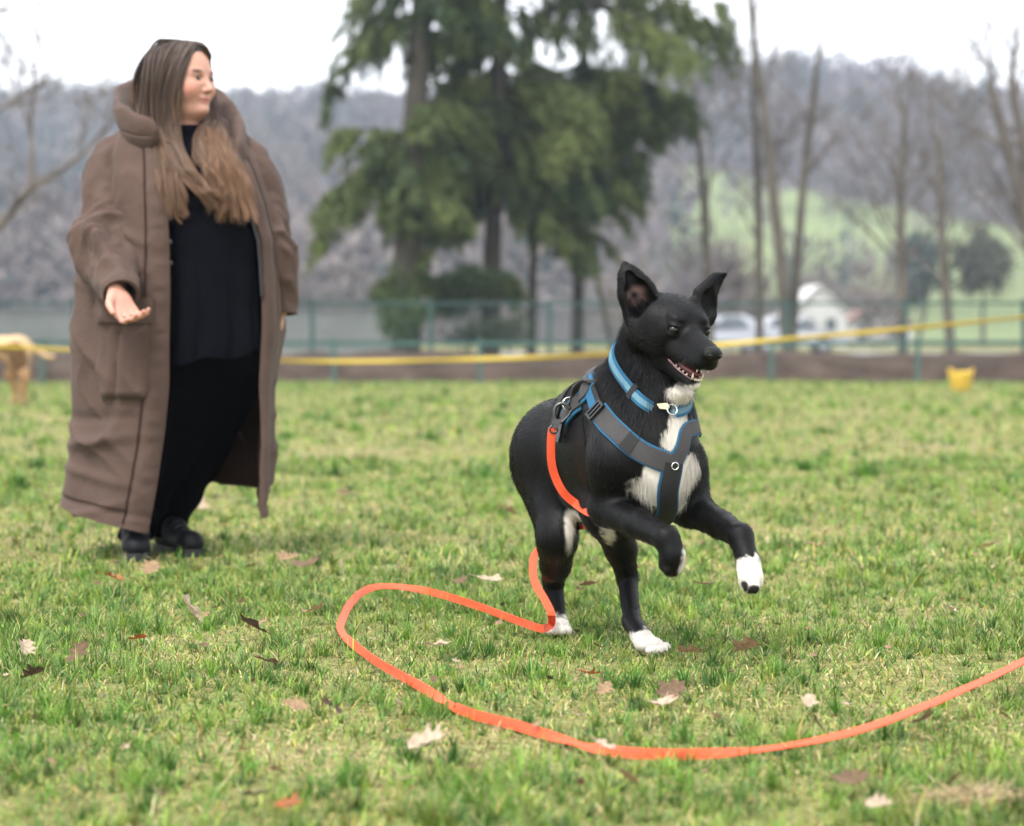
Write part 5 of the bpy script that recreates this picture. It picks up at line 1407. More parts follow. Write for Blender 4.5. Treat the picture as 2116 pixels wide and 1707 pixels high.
        s_.ell(heel + f * 0.225 + UP * 0.045, (0.05, 0.042, 0.032), (f, l, UP), 0.02); s_.ell(heel + f * 0.05 + UP * 0.155, (0.033, 0.033, 0.03), None, 0.006, 'sub')
        v, ff = s_.mesh(2); v[:, 2] = np.maximum(v[:, 2], 0.022); o = mesh_np('upper', v, ff, M_shoe); o.parent = sh; o.matrix_parent_inverse = fixp
        out = [(-0.015, -0.03), (0.02, -0.04), (0.12, -0.036), (0.20, -0.047), (0.26, -0.034), (0.278, 0), (0.26, 0.036), (0.20, 0.047), (0.12, 0.036), (0.02, 0.04), (-0.015, 0.03)]
        lo = np.array([heel + f * p + l * w + UP * 0.003 for p, w in out]); hi = lo + UP * 0.026; n = len(out); cl, ch = lo.mean(0), hi.mean(0)
        o = mesh_np('sole', np.vstack([lo, hi, cl, ch]), [np.array([[i, (i + 1) % n, n + (i + 1) % n, n + i] for i in range(n)]), np.array([[2 * n, (i + 1) % n, i] for i in range(n)] + [[2 * n + 1, n + i, n + (i + 1) % n] for i in range(n)])], M_sole, None, False); o.parent = sh; o.matrix_parent_inverse = fixp
        for k in range(4):
            c0 = heel + f * (0.105 + 0.026 * k) + UP * (0.118 - 0.011 * k); o = mesh_np('lace', *tube_vf(catmull(np.array([c0 - l * 0.026 - UP * 0.012, c0 - l * 0.01, c0 + l * 0.01, c0 + l * 0.026 - UP * 0.012]), 8), 0.0032, 6), M_sole); o.parent = sh; o.matrix_parent_inverse = fixp
        mesh_np('sock', *tube_vf(np.array([heel + f * 0.05 + UP * 0.09, heel + f * 0.047 + UP * 0.13, an + UP * 0.03]), [0.046, 0.047, 0.046], 16), M_sock, root)
    # ---------------------------------------------------------------- coat
    coat = empty('coat', root.location); coat.parent = root; coat.location = (0, 0, 0); coat['label'] = 'long taupe brown padded coat hanging open'
    fixc = Matrix.Translation(-Vector(root.location))
    def cp(o): o.parent = coat; o.matrix_parent_inverse = fixc; return o
    rows = np.array([   # py, left silhouette, left front edge, right front edge, right silhouette, depth factor
        [285, 245, 322, 452, 498, 0.52], [320, 212, 334, 474, 528, 0.66], [360, 200, 340, 496, 545, 0.78], [420, 196, 345, 520, 562, 0.88], [500, 186, 350, 541, 574, 0.95], [600, 166, 352, 549, 580, 1.0],
        [700, 150, 350, 547, 577, 1.0], [800, 147, 350, 538, 560, 1.0], [900, 148, 340, 540, 557, 1.02], [1000, 138, 325, 536, 556, 1.06], [1095, 126, 306, 533, 546, 1.10]])
    n, m = 170, 170; py = np.linspace(285, 1095, n); C = np.stack([np.interp(py, rows[:, 0], rows[:, k]) for k in range(1, 6)], 1)
    for _ in range(6): C[1:-1] = (C[:-2] + 2 * C[1:-1] + C[2:]) / 4
    g = np.zeros((n, m, 3)); u = np.linspace(0, 1, m)
    for i in range(n):
        xl, xa, xe, xr, k = C[i]
        hem = max(0.0, (py[i] - 900) / 195.0)
        pts = [(xa, .225), ((xa * .72 + xl * .28), .235), (xa * .42 + xl * .58, .20), (xl + 6, .07), (xl, -.02), (xl + 22, -.14), (xl + .30 * (xr - xl), -.24), (xl + .62 * (xr - xl), -.27), (xr - 14, -.20), (xr, -.08), (xr - .30 * (xr - xe), .05), (xe, .13)]
        K = np.array([[p, w * k, 0] for p, w in pts]); c = catmull(K * [1 / 650., 1, 1], m) * [650., 1, 1]
        # the hem hangs lower at the near front edge than at the back
        uu = u; drop = np.interp(uu, [0, 0.10, 0.20, 0.30, 0.45, 0.62, 0.80, 0.90, 1.0], [8, -14, -40, -68, -85, -105, -80, -60, -25]) * hem ** 1.5
        for j in range(m): g[i, j] = Pw(c[j, 0], py[i] + drop[j], c[j, 1])
    du = np.gradient(g, axis=0); dv = np.gradient(g, axis=1); N = np.cross(dv, du); N /= np.linalg.norm(N, axis=2)[:, :, None]
    cen = g.mean(1, keepdims=True); 
    if ((g - cen) * N).sum() < 0: N = -N
    lowv = sstep(0.25, 1, (py - 285) / 810)[:, None]
    uq = np.stack([u[None, :] * 9 + 0 * py[:, None], py[:, None] * 0.0022 + 0 * u, 0 * u + 0 * py[:, None]], -1)
    drape = noise3(uq, 1.0, 3.0) * 0.020 * (0.3 + lowv)
    diag = np.stack([(g[:, :, 2] * 4.2 + g[:, :, 0] * 4.6), g[:, :, 2] * 1.6 - g[:, :, 0] * 3.0, g[:, :, 1] * 3], -1)
    wr = np.maximum(ridge(diag, 1.0, 8.0), 0) ** 3 * 0.025 + np.maximum(ridge(diag, 2.1, 2.0), 0) ** 3 * 0.012 + noise3(g, 22) * 0.0018
    wr = wr * (1 - 0.75 * sstep(0.74, 0.85, u))[None, :]
    # a few long soft creases across the skirt of the coat
    for pyc, amp, wdt, slope in [(905, 0.016, 0.020, 0.16), (985, 0.014, 0.018, -0.22), (1040, 0.012, 0.016, 0.3), (860, -0.010, 0.018, 0.05), (480, 0.010, 0.016, -0.3)]:
        zc = Pw(240, pyc)[2] + slope * (g[:, :, 0] - Pw(240, 0)[0]); wr = wr + amp * np.exp(-((g[:, :, 2] - zc) / wdt) ** 2) * (u[None, :] < 0.42) * sstep(0.0, 0.08, u)[None, :]
    wr = wr * (1 - 0.6 * np.exp(-((u - 0.30) / 0.09) ** 2))[None, :]
    edge = sstep(0.0, 0.05, u)[None, :] * (0.35 + 0.65 * sstep(0.04, 0.16, u)[None, :])
    g = g + N * ((drape + wr) * edge)[:, :, None]
    hemp = np.exp(-((np.arange(n) - (n - 7)) / 1.6) ** 2)[:, None] * -0.006; g = g + N * hemp[:, :, None]
    o, _ = shell('coat_body', g, 0.012, M_coat, None, N); cp(o)
    # inner lining, a hair inside the shell
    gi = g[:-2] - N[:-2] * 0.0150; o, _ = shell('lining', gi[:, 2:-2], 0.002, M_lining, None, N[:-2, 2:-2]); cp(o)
    # placket along the near front edge
    rowp = np.array([to_px(p)[0] for p in g[int((730 - 285) / 810 * n)]]); fr = np.where(np.arange(m) < m * 0.4)[0]
    jpx = lambda x: int(fr[np.argmin(np.abs(rowp[fr] - x))])
    j1 = max(8, jpx(297)); pl = g[2:, :j1] + N[2:, :j1] * 0.006
    puck = 0.0016 * np.sin(np.arange(n - 2) * 0.75 + 2 * noise3(np.stack([np.arange(n - 2) * 0.1] * 3, 1)))[:, None] * np.sin(np.linspace(0, np.pi, j1))[None, :]
    bul = 0.009 * np.sin(np.linspace(0, np.pi, j1))[None, :] ** 0.6
    pl = pl + N[2:, :j1] * (puck + bul)[:, :, None]; o, _ = shell('placket', pl, 0.010, M_coat, None, N[2:, :j1]); cp(o)
    for pyb in (455, 500, 545):          # snap fasteners on the inner edge
        i = int((pyb - 285) / 810 * n); cb = g[i, 0] + N[i, 0] * 0.004 + np.array([0.004, -0.002, 0]); o = mesh_np('snap_fastener', *ball(cb, (0.005, 0.003, 0.007)), M_zip); cp(o)
    # facing strip with zip on the far front edge
    j2 = m - int(m * 0.055); fs = g[2:, j2:] + N[2:, j2:] * 0.006 + N[2:, j2:] * (0.006 * np.sin(np.linspace(0, np.pi, m - j2)))[None, :, None]
    o, _ = shell('facing', fs, 0.010, M_coat, None, N[2:, j2:]); cp(o)
    zt = g[4:70, -1] - N[4:70, -1] * 0.004 + np.array([-0.006, -0.006, 0]); o = mesh_np('zip', *tube_vf(zt, 0.0045, 6), M_zip); cp(o)
    for col_, off_ in ((j1, 0.004), (j2 - 1, 0.003)):
        cp(mesh_np('seam', *tube_vf(g[2:-2, col_] + N[2:-2, col_] * off_, 0.0022, 5), M_lining))
    cp(mesh_np('seam', *tube_vf(g[n - 9, 2:int(m * 0.5)] + N[n - 9, 2:int(m * 0.5)] * 0.0015, 0.0018, 5), M_lining))
    # patch pocket
    ii = [int((y - 285) / 810 * n) for y in (638, 832)]; jj = [jpx(311), jpx(203)]
    gp = g[ii[0]:ii[1], jj[0]:jj[1]].copy(); Np = N[ii[0]:ii[1], jj[0]:jj[1]]; a_, b_ = gp.shape[:2]
    vv = np.linspace(0, 1, a_)[:, None]; hh = np.linspace(0, 1, b_)[None, :]
    bulge = 0.008 + 0.030 * vv ** 1.3 * np.clip(np.minimum(hh, 1 - hh) * 9, 0, 1) ** 0.5 * np.clip((1 - vv) * 14, 0, 1) ** 0.5 + 0.008 * ridge(gp * [3, 3, 1], 4, 5.0)
    pleat = -0.018 * np.exp(-((hh - 0.60 + 0.10 * (1 - vv)) / 0.05) ** 2) * sstep(0, .3, vv)
    o, _ = shell('pocket', gp + Np * (bulge + pleat)[:, :, None], 0.006, M_coat, None, Np); cp(o)
    fp = g[ii[0] - 5:ii[0] + 7, jj[0] - 1:jj[1] + 1] + N[ii[0] - 5:ii[0] + 7, jj[0] - 1:jj[1] + 1] * 0.022; o, _ = shell('pocket_flap', fp, 0.006, M_coat, None, N[ii[0] - 5:ii[0] + 7, jj[0] - 1:jj[1] + 1]); cp(o)
    # sleeves
    def sleeve(K, seed, cuff_axis=None, amp=1.0, cuffdark=True):
        Q = catmull(np.array([np.concatenate([Pw(a, b, w), [r]]) for a, b, w, r in K]), 120); P, R = Q[:, :3], Q[:, 3]
        Tn = np.gradient(P, axis=0); Tn /= np.linalg.norm(Tn, axis=1)[:, None]
        if cuff_axis is not None:
            b = sstep(0.72, 0.97, np.linspace(0, 1, 120))[:, None]; Tn = Tn * (1 - b) + nrm(cuff_axis) * b; Tn /= np.linalg.norm(Tn, axis=1)[:, None]
        mm = 84; an = np.linspace(0, 2 * np.pi, mm); ref = np.array([0, -1.0, 0.15]); gg = np.zeros((120, mm, 3)); NN = np.zeros_like(gg)
        for i in range(120):
            x = nrm(ref - Tn[i] * (ref @ Tn[i])); y = np.cross(Tn[i], x); NN[i] = np.cos(an)[:, None] * x + np.sin(an)[:, None] * y; gg[i] = P[i] + R[i] * NN[i]
        s = np.concatenate([[0], np.cumsum(np.linalg.norm(np.diff(P, axis=0), axis=1))])
        ca, sa = np.cos(an), np.sin(an)
        cc = np.stack([s[:, None] * 20 + 1.6 * ca[None, :], 1.5 * sa[None, :] + 0 * s[:, None] + s[:, None] * 2, 1.3 * ca[None, :] + 0 * s[:, None]], -1)
        comp = 0.25 + 0.75 * np.exp(-((np.linspace(0, 1, 120) - 0.58) / 0.17) ** 2)[:, None]
        d = np.maximum(ridge(cc, 0.62, seed), -0.3) * 0.044 * comp * amp + np.maximum(ridge(cc, 1.3, seed + 3), 0) ** 2 * 0.022 * comp * amp + noise3(gg, 8, seed) * 0.010 + noise3(gg, 24, seed) * 0.003
        for _ in range(2):
            d[:, 1:-1] = (d[:, :-2] + 2 * d[:, 1:-1] + d[:, 2:]) / 4; d[1:-1] = (d[:-2] + 2 * d[1:-1] + d[2:]) / 4
        fade = np.clip((1 - np.linspace(0, 1, 120)) * 18, 0.15, 1)[:, None]
        d = d - d.mean() * 0.8; d = (d * fade); d[:, -1] = d[:, 0]
        gg = gg + NN * d[:, :, None]
        o, _ = shell('sleeve', gg, 0.010, M_coat, None, NN); cp(o)
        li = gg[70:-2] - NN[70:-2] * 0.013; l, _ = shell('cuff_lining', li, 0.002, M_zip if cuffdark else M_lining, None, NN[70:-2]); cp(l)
        return Q
    sleeve([(262, 318, -0.01, 0.075), (240, 342, 0.01, 0.088), (224, 400, 0.05, 0.089), (221, 465, 0.09, 0.087), (226, 525, 0.16, 0.080), (240, 575, 0.27, 0.070), (247, 600, 0.335, 0.062), (251, 609, 0.360, 0.056)], 4.0, (0.12, -0.80, -0.58))
    sleeve([(480, 322, -0.06, 0.070), (512, 352, -0.06, 0.086), (542, 420, -0.06, 0.080), (557, 500, -0.05, 0.072), (569, 560, -0.04, 0.067), (579, 610, -0.05, 0.058), (583, 650, -0.055, 0.050)], 14.0, (0.05, -0.1, -1.0), 0.6)
    # hood lying round the neck
    hk = np.array([np.concatenate([Pw(a, b, w), [r]]) for a, b, w, r in [(324, 280, 0.180, 0.010), (312, 278, 0.168, 0.034), (292, 276, 0.145, 0.042), (262, 262, 0.07, 0.048), (256, 236, -0.04, 0.050), (275, 214, -0.15, 0.055), (340, 208, -0.22, 0.058), (410, 220, -0.22, 0.056), (458, 242, -0.16, 0.050), (484, 272, -0.07, 0.044), (494, 305, 0.03, 0.036), (490, 335, 0.09, 0.026), (488, 346, 0.10, 0.008)]])
    Q = catmull(hk, 110); P = Q[:, :3]; Tn = np.gradient(P, axis=0); Tn /= np.linalg.norm(Tn, axis=1)[:, None]
    mm = 40; an = np.linspace(0, 2 * np.pi, mm); gg = np.zeros((110, mm, 3)); NN = np.zeros_like(gg)
    ctr = Pw(375, 250, -0.03)
    for i in range(110):
        out = P[i] - ctr; out[2] = 0; x = nrm(out - Tn[i] * (out @ Tn[i])); y = nrm(np.cross(Tn[i], x)); y = y if y[2] > 0 else -y
        # a leaning oval: tall outer wall, rim folded outwards
        NN[i] = np.cos(an)[:, None] * x + np.sin(an)[:, None] * y
        gg[i] = P[i] + Q[i, 3] * (np.cos(an)[:, None] * (x * 0.45 - y * 0.20) + np.sin(an)[:, None] * (y * 1.25 + x * 0.42))
    d = noise3(gg, 7, 2) * 0.012 + noise3(gg, 19, 6) * 0.005 + np.maximum(ridge(gg, 6, 9), 0) ** 2 * 0.010; d[:, -1] = d[:, 0]
    gg = gg + NN * d[:, :, None]; V_, F_ = ribbon_vf(gg, gg - NN * 0.012); o = mesh_np('hood', V_, F_, M_coat); cp(o)
    bm = bmesh.new(); bm.from_mesh(o.data); bmesh.ops.recalc_face_normals(bm, faces=bm.faces); bm.to_mesh(o.data); bm.free()
    # hood bag behind and shoulder yoke
    Y = SDF(Pw(190, 420, 0.25), Pw(580, 190, -0.40), 0.008)
    Y.cone(Pw(248, 330, -0.01), Pw(330, 292, -0.04), 0.085, 0.085, 0.04); Y.cone(Pw(330, 292, -0.06), Pw(440, 300, -0.10), 0.085, 0.085, 0.04); Y.cone(Pw(440, 300, -0.09), Pw(505, 338, -0.07), 0.085, 0.078, 0.04)
    Y.ell(Pw(360, 290, -0.27), (0.15, 0.09, 0.13), None, 0.05)
    Y.cone(Pw(385, 400, 0.06), Pw(385, 230, 0.05), 0.075, 0.10, 0.01, op='sub'); Y.ell(Pw(410, 370, 0.14), (0.11, 0.15, 0.12), None, 0.01, 'sub')
    yv, yf = Y.mesh(3); yn = vnormals(yv, yf); yv = yv + yn * (noise3(yv, 9, 3) * 0.010 + np.maximum(ridge(yv, 7, 5), 0) ** 2 * 0.008)[:, None]
    o = mesh_np('yoke', yv, yf, M_coat); cp(o)
    # ---------------------------------------------------------------- hair
    hb = SDF(H0 - 0.20, H0 + 0.20, 0.0045)
    hb.ell(hp(-0.018, 0, 0.033), (0.104, 0.084, 0.0895), HA, 0.01); hb.cone(hp(-0.055, -0.03, 0.0), hp(-0.06, -0.03, -0.12), 0.062, 0.05, 0.03); hb.cone(hp(-0.055, 0.03, 0.0), hp(-0.06, 0.03, -0.12), 0.062, 0.05, 0.03)
    hb.cone(hp(0.0, -0.066, 0.03), hp(-0.004, -0.072, -0.10), 0.026, 0.022, 0.03); hb.cone(hp(0.0, 0.066, 0.03), hp(-0.004, 0.070, -0.10), 0.026, 0.022, 0.03)
    hb.ell(hp(0.092, 0, -0.005), (0.074, 0.062, 0.092), HA, 0.012, 'sub')
    v, f = hb.mesh(3); n2 = noise3(v, 40)[:, None]
    cap = mesh_np('hair', v, f, M_hair, root, True, np.clip(np.array([0.050, 0.034, 0.027]) * (1 + 0.3 * n2), 0, 1)); cap['label'] = 'long light brown hair falling over the chest'
    rng = np.random.default_rng(31); strands, cols = [], []
    def lock(pts, cnt, s0, s1, wave=0.006, tone=1.0, tipc=(0.165, 0.092, 0.052), r0=0.0):
        K = np.array([Pw(a, b, w) for a, b, w in pts]); kk = 18; base = catmull(K, kk); tt = np.linspace(0, 1, kk)
        for c in range(max(1, cnt // 18)):
            co = rng.normal(0, 1, 3) * [1, 0.6, 0.25]; ph = rng.uniform(0, 6.28, 3); fr = rng.uniform(5, 9)
            L = rng.uniform(0.86, 1.05); clump = rng.uniform(0.8, 1.2)
            for k in range(30):
                e = co + rng.normal(0, 0.24, 3); sp = (s0 + (s1 - s0) * tt)[:, None]
                idx = tt * L * rng.uniform(0.94, 1.0) * (kk - 1); b = np.stack([np.interp(np.minimum(idx, kk - 1), np.arange(kk), base[:, q]) for q in range(3)], 1)
                p = b + e * sp + (wave * np.sin(fr * tt[:, None] * 2 + ph) + wave * 0.3 * rng.normal(0, 1, 3)) * tt[:, None]
                strands.append(p)
                c0 = np.array([0.064, 0.040, 0.029]) * tone * clump * rng.uniform(0.8, 1.2); c1 = np.array(tipc) * tone * clump * rng.uniform(0.8, 1.15)
                mix = sstep(0.30, 0.95, r0 + (1 - r0) * tt)[:, None]; cols.append(c0 * (1 - mix) + c1 * mix)
    # from the parting down the near side
    for a, b in [(0, 0), (6, 2), (-10, 3), (-22, 8), (-34, 16), (12, 4)]:
        x0 = 384 + a * 1.6
        lock([(x0, 88 + abs(a) * .35, 0.06), (x0 - 14, 112, 0.105), (352 + a * 1.3, 160, 0.125), (345 + a * 1.2, 215, 0.12), (346 + a, 270, 0.12), (352 + a * .8, 330, 0.165), (362 + a * .7, 390, 0.205), (374 + a, 448, 0.21)], 180, 0.006, 0.012)
    lock([(362, 90, 0.03), (322, 112, 0.05), (303, 160, 0.03), (298, 215, 0.01), (312, 262, 0.06), (335, 300, 0.14), (350, 345, 0.185)], 420, 0.008, 0.013, 0.006, 0.9)
    lock([(350, 90, 0.0), (312, 115, -0.02), (292, 165, -0.05), (290, 215, -0.07), (300, 262, -0.02), (318, 300, 0.06)], 320, 0.010, 0.014, 0.006, 0.85)
    lock([(372, 88, 0.04), (336, 105, 0.08), (320, 150, 0.09), (316, 205, 0.08), (330, 255, 0.10), (345, 305, 0.15), (356, 360, 0.19)], 420, 0.009, 0.013, 0.006, 0.95)
    lock([(400, 88, 0.05), (388, 105, 0.10), (373, 145, 0.125), (362, 195, 0.125), (356, 245, 0.12), (362, 300, 0.145), (388, 350, 0.19), (420, 395, 0.21), (440, 425, 0.21)], 300, 0.006, 0.013, 0.008)
    for a, b in ((345, 92), (330, 104), (318, 122)):
        lock([(378, 87, 0.0), (a, b - 4, -0.03), (a - 24, b + 34, -0.06), (a - 34, b + 85, -0.07), (a - 30, b + 130, -0.05)], 260, 0.009, 0.014, 0.004, 0.95)
    # along the hairline, both sides of the parting
    lock([(404, 88, 0.055), (396, 102, 0.095), (384, 128, 0.118), (372, 168, 0.125), (364, 215, 0.122), (360, 262, 0.12), (366, 310, 0.15)], 300, 0.003, 0.009, 0.004)
    lock([(398, 87, 0.06), (390, 98, 0.095), (376, 120, 0.118), (363, 160, 0.125), (355, 210, 0.12), (352, 260, 0.12)], 300, 0.004, 0.009, 0.004)
    lock([(402, 88, 0.06), (414, 93, 0.066), (423, 101, 0.06), (429, 112, 0.045), (431, 124, 0.02)], 260, 0.003, 0.003, 0.002, 0.85)
    lock([(398, 87, 0.045), (412, 90, 0.055), (423, 98, 0.05), (430, 110, 0.03), (432, 130, -0.01)], 260, 0.004, 0.004, 0.002, 0.85)
    # over the crown to the far side
    lock([(395, 87, 0.03), (412, 90, 0.045), (424, 98, 0.035), (429, 108, 0.02), (427, 125, -0.02)], 180, 0.004, 0.004, 0.002, 0.8)
    lock([(385, 87, 0.0), (405, 90, 0.0), (420, 102, -0.03), (425, 150, -0.08), (428, 205, -0.08), (440, 262, -0.01), (458, 320, 0.13), (482, 385, 0.17), (500, 452, 0.17)], 420, 0.006, 0.026, 0.010)
    for dx in (-34, -12, 10, 26):
        lock([(430, 205, -0.06), (436 + dx * .25, 245, 0.0), (446 + dx * .55, 290, 0.12), (466 + dx * .8, 345, 0.175), (484 + dx, 400, 0.185), (494 + dx * 1.05, 455, 0.185)], 300, 0.007, 0.013, 0.011, 1.0, (0.20, 0.105, 0.055), 0.35)
    lock([(352, 300, 0.15), (372, 345, 0.19), (405, 380, 0.215), (436, 408, 0.215), (452, 432, 0.21)], 260, 0.010, 0.016, 0.010, 1.0, (0.18, 0.10, 0.055), 0.5)
    lock([(345, 330, 0.17), (352, 370, 0.20), (362, 410, 0.21), (368, 440, 0.21), (378, 462, 0.215)], 80, 0.004, 0.004, 0.008, 1.0, (0.18, 0.10, 0.055), 0.5)
    lock([(425, 250, 0.05), (412, 300, 0.14), (432, 350, 0.19), (455, 395, 0.20), (468, 440, 0.20)], 260, 0.010, 0.014, 0.010, 1.0, (0.18, 0.10, 0.055), 0.45)
    o = hair_curves('hair_strands', np.array(strands), 0.00052, M_hair, cap, np.clip(np.array(cols), 0, 1), 0.4)
    return root
PERSON = build_person()
# ================================================================== fences, tape and distant things
M_green = simple('green_fence_paint', (0.012, 0.045, 0.041), 0.5, 0.2, 4)
M_greenpale = simple('pale_green_rail', (0.035, 0.085, 0.074), 0.5, 0.15, 4)

def fence(name, label, Y, px0, step_px, n, top, base, post_w, rails, wires, mat, mesh_gap=0.05, wire_r=0.0022):
    s = step_px / FPX * Y; x0 = (px0 - 1058) / FPX * Y
    root = empty(name, (x0, Y, 0)); tag(root, label, 'fence')
    pv, pf = box_vf((0, 0, (top + 0.04 + base) / 2), (post_w, post_w, top + 0.04 - base)); cv, cf = box_vf((0, 0, top + 0.05), (post_w * 1.2, post_w * 1.2, 0.02))
    V, F = join_parts([(pv, pf), (cv, cf)])
    first = None
    for i in range(n):
        if first is None:
            first = mesh_np('post', V, F, mat, None, False); o = first
        else:
            o = bpy.data.objects.new('post', first.data); COL.objects.link(o)
        o.parent = root; o.location = (s * i, 0, 0)
    # one panel of welded wire, shared by every bay
    parts = [box_vf((s / 2, 0.03, z), (s - post_w, 0.028, h)) for z, h in rails]
    Vr, Fr = join_parts(parts)
    wp = [box_vf((s / 2, 0.03, z), (s - post_w, 0.006, 0.006)) for z in np.linspace(base + 0.05, top - 0.03, wires)] if wires else []
    if mesh_gap: wp += [box_vf((x, 0.035, (base + top) / 2), (wire_r * 2, wire_r * 2, top - base)) for x in np.arange(post_w, s - post_w, mesh_gap)]
    a = b = None
    for i in range(n - 1):
        if a is None:
            a = mesh_np('rail', Vr, Fr, mat, None, False); o = a
            if wp: b = mesh_np('wire_panel', *join_parts(wp), mat, None, False); p = b
        else:
            o = bpy.data.objects.new('rail', a.data); COL.objects.link(o)
            if b: p = bpy.data.objects.new('wire_panel', b.data); COL.objects.link(p)
        o.parent = root; o.location = (s * i, 0, 0)
        if b: p.parent = root; p.location = (s * i, 0, 0)
    return root
fence('wire_fence', 'tall green welded wire fence behind the bare earth bank', 46.0, -335, 245, 13, 1.30, 0.05, 0.085, [(1.285, 0.05), (0.58, 0.03)], 8, M_green, 0.05, 0.0028)
fence('low_fence', 'low pale green rail fence standing in front of the earth bank', 36.6, -516, 301.5, 11, 0.60, -0.05, 0.06, [(0.575, 0.045)], 3, M_greenpale, 0.0)

# barrier tape, sagging between two stakes outside the picture
def tape():
    root = empty('barrier_tape', W(-420, 693, 24.5) * np.array([1, 1, 0])); tag(root, 'yellow barrier tape stretched across the lawn behind both dogs', 'tape')
    K = [W(-420, 694, 24.6), W(-100, 711, 24.2), W(60, 719, 24.0), W(300, 731, 23.6), W(570, 745, 23.2), W(760, 747, 22.8), W(1000, 742, 22.2), W(1240, 733, 21.6), W(1490, 712, 21.0), (W(1800, 686, 20.2)), W(2116, 655, 19.4), W(2420, 622, 18.6)]
    P = catmull(np.array(K), 160)
    T = np.gradient(P, axis=0); T /= np.linalg.norm(T, axis=1)[:, None]
    tw = 0.5 + 0.75 * noise3(np.stack([np.arange(160) * 0.07] * 3, 1)); up = np.array([0, 0, 1.0]); side = np.cross(T, up)
    D = up * np.cos(tw * 0.9)[:, None] + side * np.sin(tw * 0.9)[:, None]; N = np.cross(T, D)
    c = np.linspace(-0.019, 0.019, 4)
    top = np.stack([P + D * q + N * 0.0004 for q in c], 1); bot = np.stack([P + D * q - N * 0.0004 for q in c], 1)
    mesh_np('tape_band', *ribbon_vf(top, bot), simple('yellow_tape', (0.66, 0.49, 0.075), 0.35, 0.10, 1.4, trans=0.25), root)
    ms = simple('stake', (0.30, 0.22, 0.13), 0.8, 0.2, 8)
    for p in (K[0], K[-1]):
        mesh_np('stake', *tube_vf(np.array([[p[0], p[1] + 0.03, -0.1], [p[0], p[1] + 0.03, p[2] + 0.1]]), 0.02, 8), ms, root)
tape()

# yellow tub on the lawn
def tub():
    c = G(1985, 808); root = empty('yellow_tub', c); tag(root, 'small yellow plastic tub standing on the lawn at the right', 'tub')
    m = simple('yellow_plastic', (0.70, 0.48, 0.075), 0.4, 0.12, 6, trans=0.12)
    a = np.linspace(0, 2 * np.pi, 24, endpoint=False); prof = [(0.0, 0.01), (0.105, 0.01), (0.118, 0.02), (0.150, 0.20), (0.166, 0.235), (0.166, 0.245), (0.158, 0.245), (0.143, 0.20), (0.10, 0.03), (0.0, 0.03)]
    V = np.array([[c[0] + r * math.cos(t), c[1] + r * math.sin(t) * 0.8, z + 0.008 * math.sin(2 * t) * (z > 0.1)] for r, z in prof for t in a]); k = 24
    F = np.array([[i * k + j, i * k + (j + 1) % k, (i + 1) * k + (j + 1) % k, (i + 1) * k + j] for i in range(len(prof) - 1) for j in range(k)])
    mesh_np('tub_body', V, F, m, root)
    for s in (-1, 1):
        hp_ = catmull(np.array([[c[0] + s * 0.10, c[1] - 0.09, 0.235], [c[0] + s * 0.125, c[1] - 0.11, 0.275], [c[0] + s * 0.155, c[1] - 0.03, 0.275], [c[0] + s * 0.158, c[1] + 0.02, 0.235]]), 12)
        mesh_np('handle', *tube_vf(hp_, 0.010, 8), m, root)
tub()

# the tan dog at the left edge, walking out of the picture
def tan_dog():
    d0 = 24.9; base = G(22, 838); root = empty('tan_dog', base); tag(root, 'sandy tan dog behind the tape, cut off by the left edge', 'dog')
    d0 = base[1]
    def Q(px, py, dd=0.0): return W(px + 12, py, d0 + dd)
    S = SDF(W(-235, 850, d0 + .5) - np.array([0, .6, .1]), W(125, 600, d0 + .3) + np.array([0, .3, 0.1]), 0.011)
    S.cone(Q(-135, 722), Q(-45, 722), 0.155, 0.125, 0.06); S.cone(Q(-45, 718), Q(28, 722), 0.125, 0.125, 0.06)
    S.ell(Q(25, 730), (0.13, 0.12, 0.17), None, 0.06)
    for o, kn, hk, ft in [(-0.07, (38, 775), (36, 806), (40, 838)), (0.07, (8, 775), (20, 800), (24, 832))]:
        S.cone(Q(28, 740, o), Q(*kn, o), 0.095, 0.055, 0.04); S.cone(Q(*kn, o), Q(*hk, o), 0.052, 0.032, 0.03); S.cone(Q(*hk, o), Q(*ft, o), 0.030, 0.026, 0.02)
        S.ell(Q(ft[0] - 5, ft[1] - 2, o), (0.045, 0.032, 0.022), None, 0.02)
    for o, el, ft in [(-0.07, (-140, 770), (-150, 838)), (0.07, (-122, 770), (-112, 832))]:
        S.cone(Q(-138, 735, o), Q(*el, o), 0.08, 0.042, 0.04); S.cone(Q(*el, o), Q(*ft, o), 0.040, 0.026, 0.02); S.ell(Q(ft[0] - 6, ft[1] - 2, o), (0.045, 0.032, 0.022), None, 0.02)
    S.cone(Q(-150, 705), Q(-190, 745), 0.10, 0.075, 0.05); S.ell(Q(-196, 755), (0.085, 0.07, 0.07), None, 0.03); S.cone(Q(-205, 762), Q(-220, 785), 0.045, 0.03, 0.03)
    for o in (-0.06, 0.06): S.cone(Q(-183, 745, o), Q(-178, 768, o), 0.03, 0.014, 0.015)
    tl = [(50, 718), (68, 726), (84, 738), (100, 738), (112, 732)]
    for i in range(4): S.cone(Q(*tl[i]), Q(*tl[i + 1]), 0.034 - 0.004 * i, 0.032 - 0.005 * i, 0.02)
    V, F = S.mesh(3); V[:, 2] = np.maximum(V[:, 2], 0.003)
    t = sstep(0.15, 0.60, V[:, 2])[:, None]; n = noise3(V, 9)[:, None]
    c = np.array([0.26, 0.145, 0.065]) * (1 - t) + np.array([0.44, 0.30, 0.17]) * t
    mesh_np('body', V, F, attr_mat('tan_coat', 0.8, 0, 0.2, 0.2, 30), root, True, np.clip(c * (1 + 0.2 * n), 0, 1))
tan_dog()

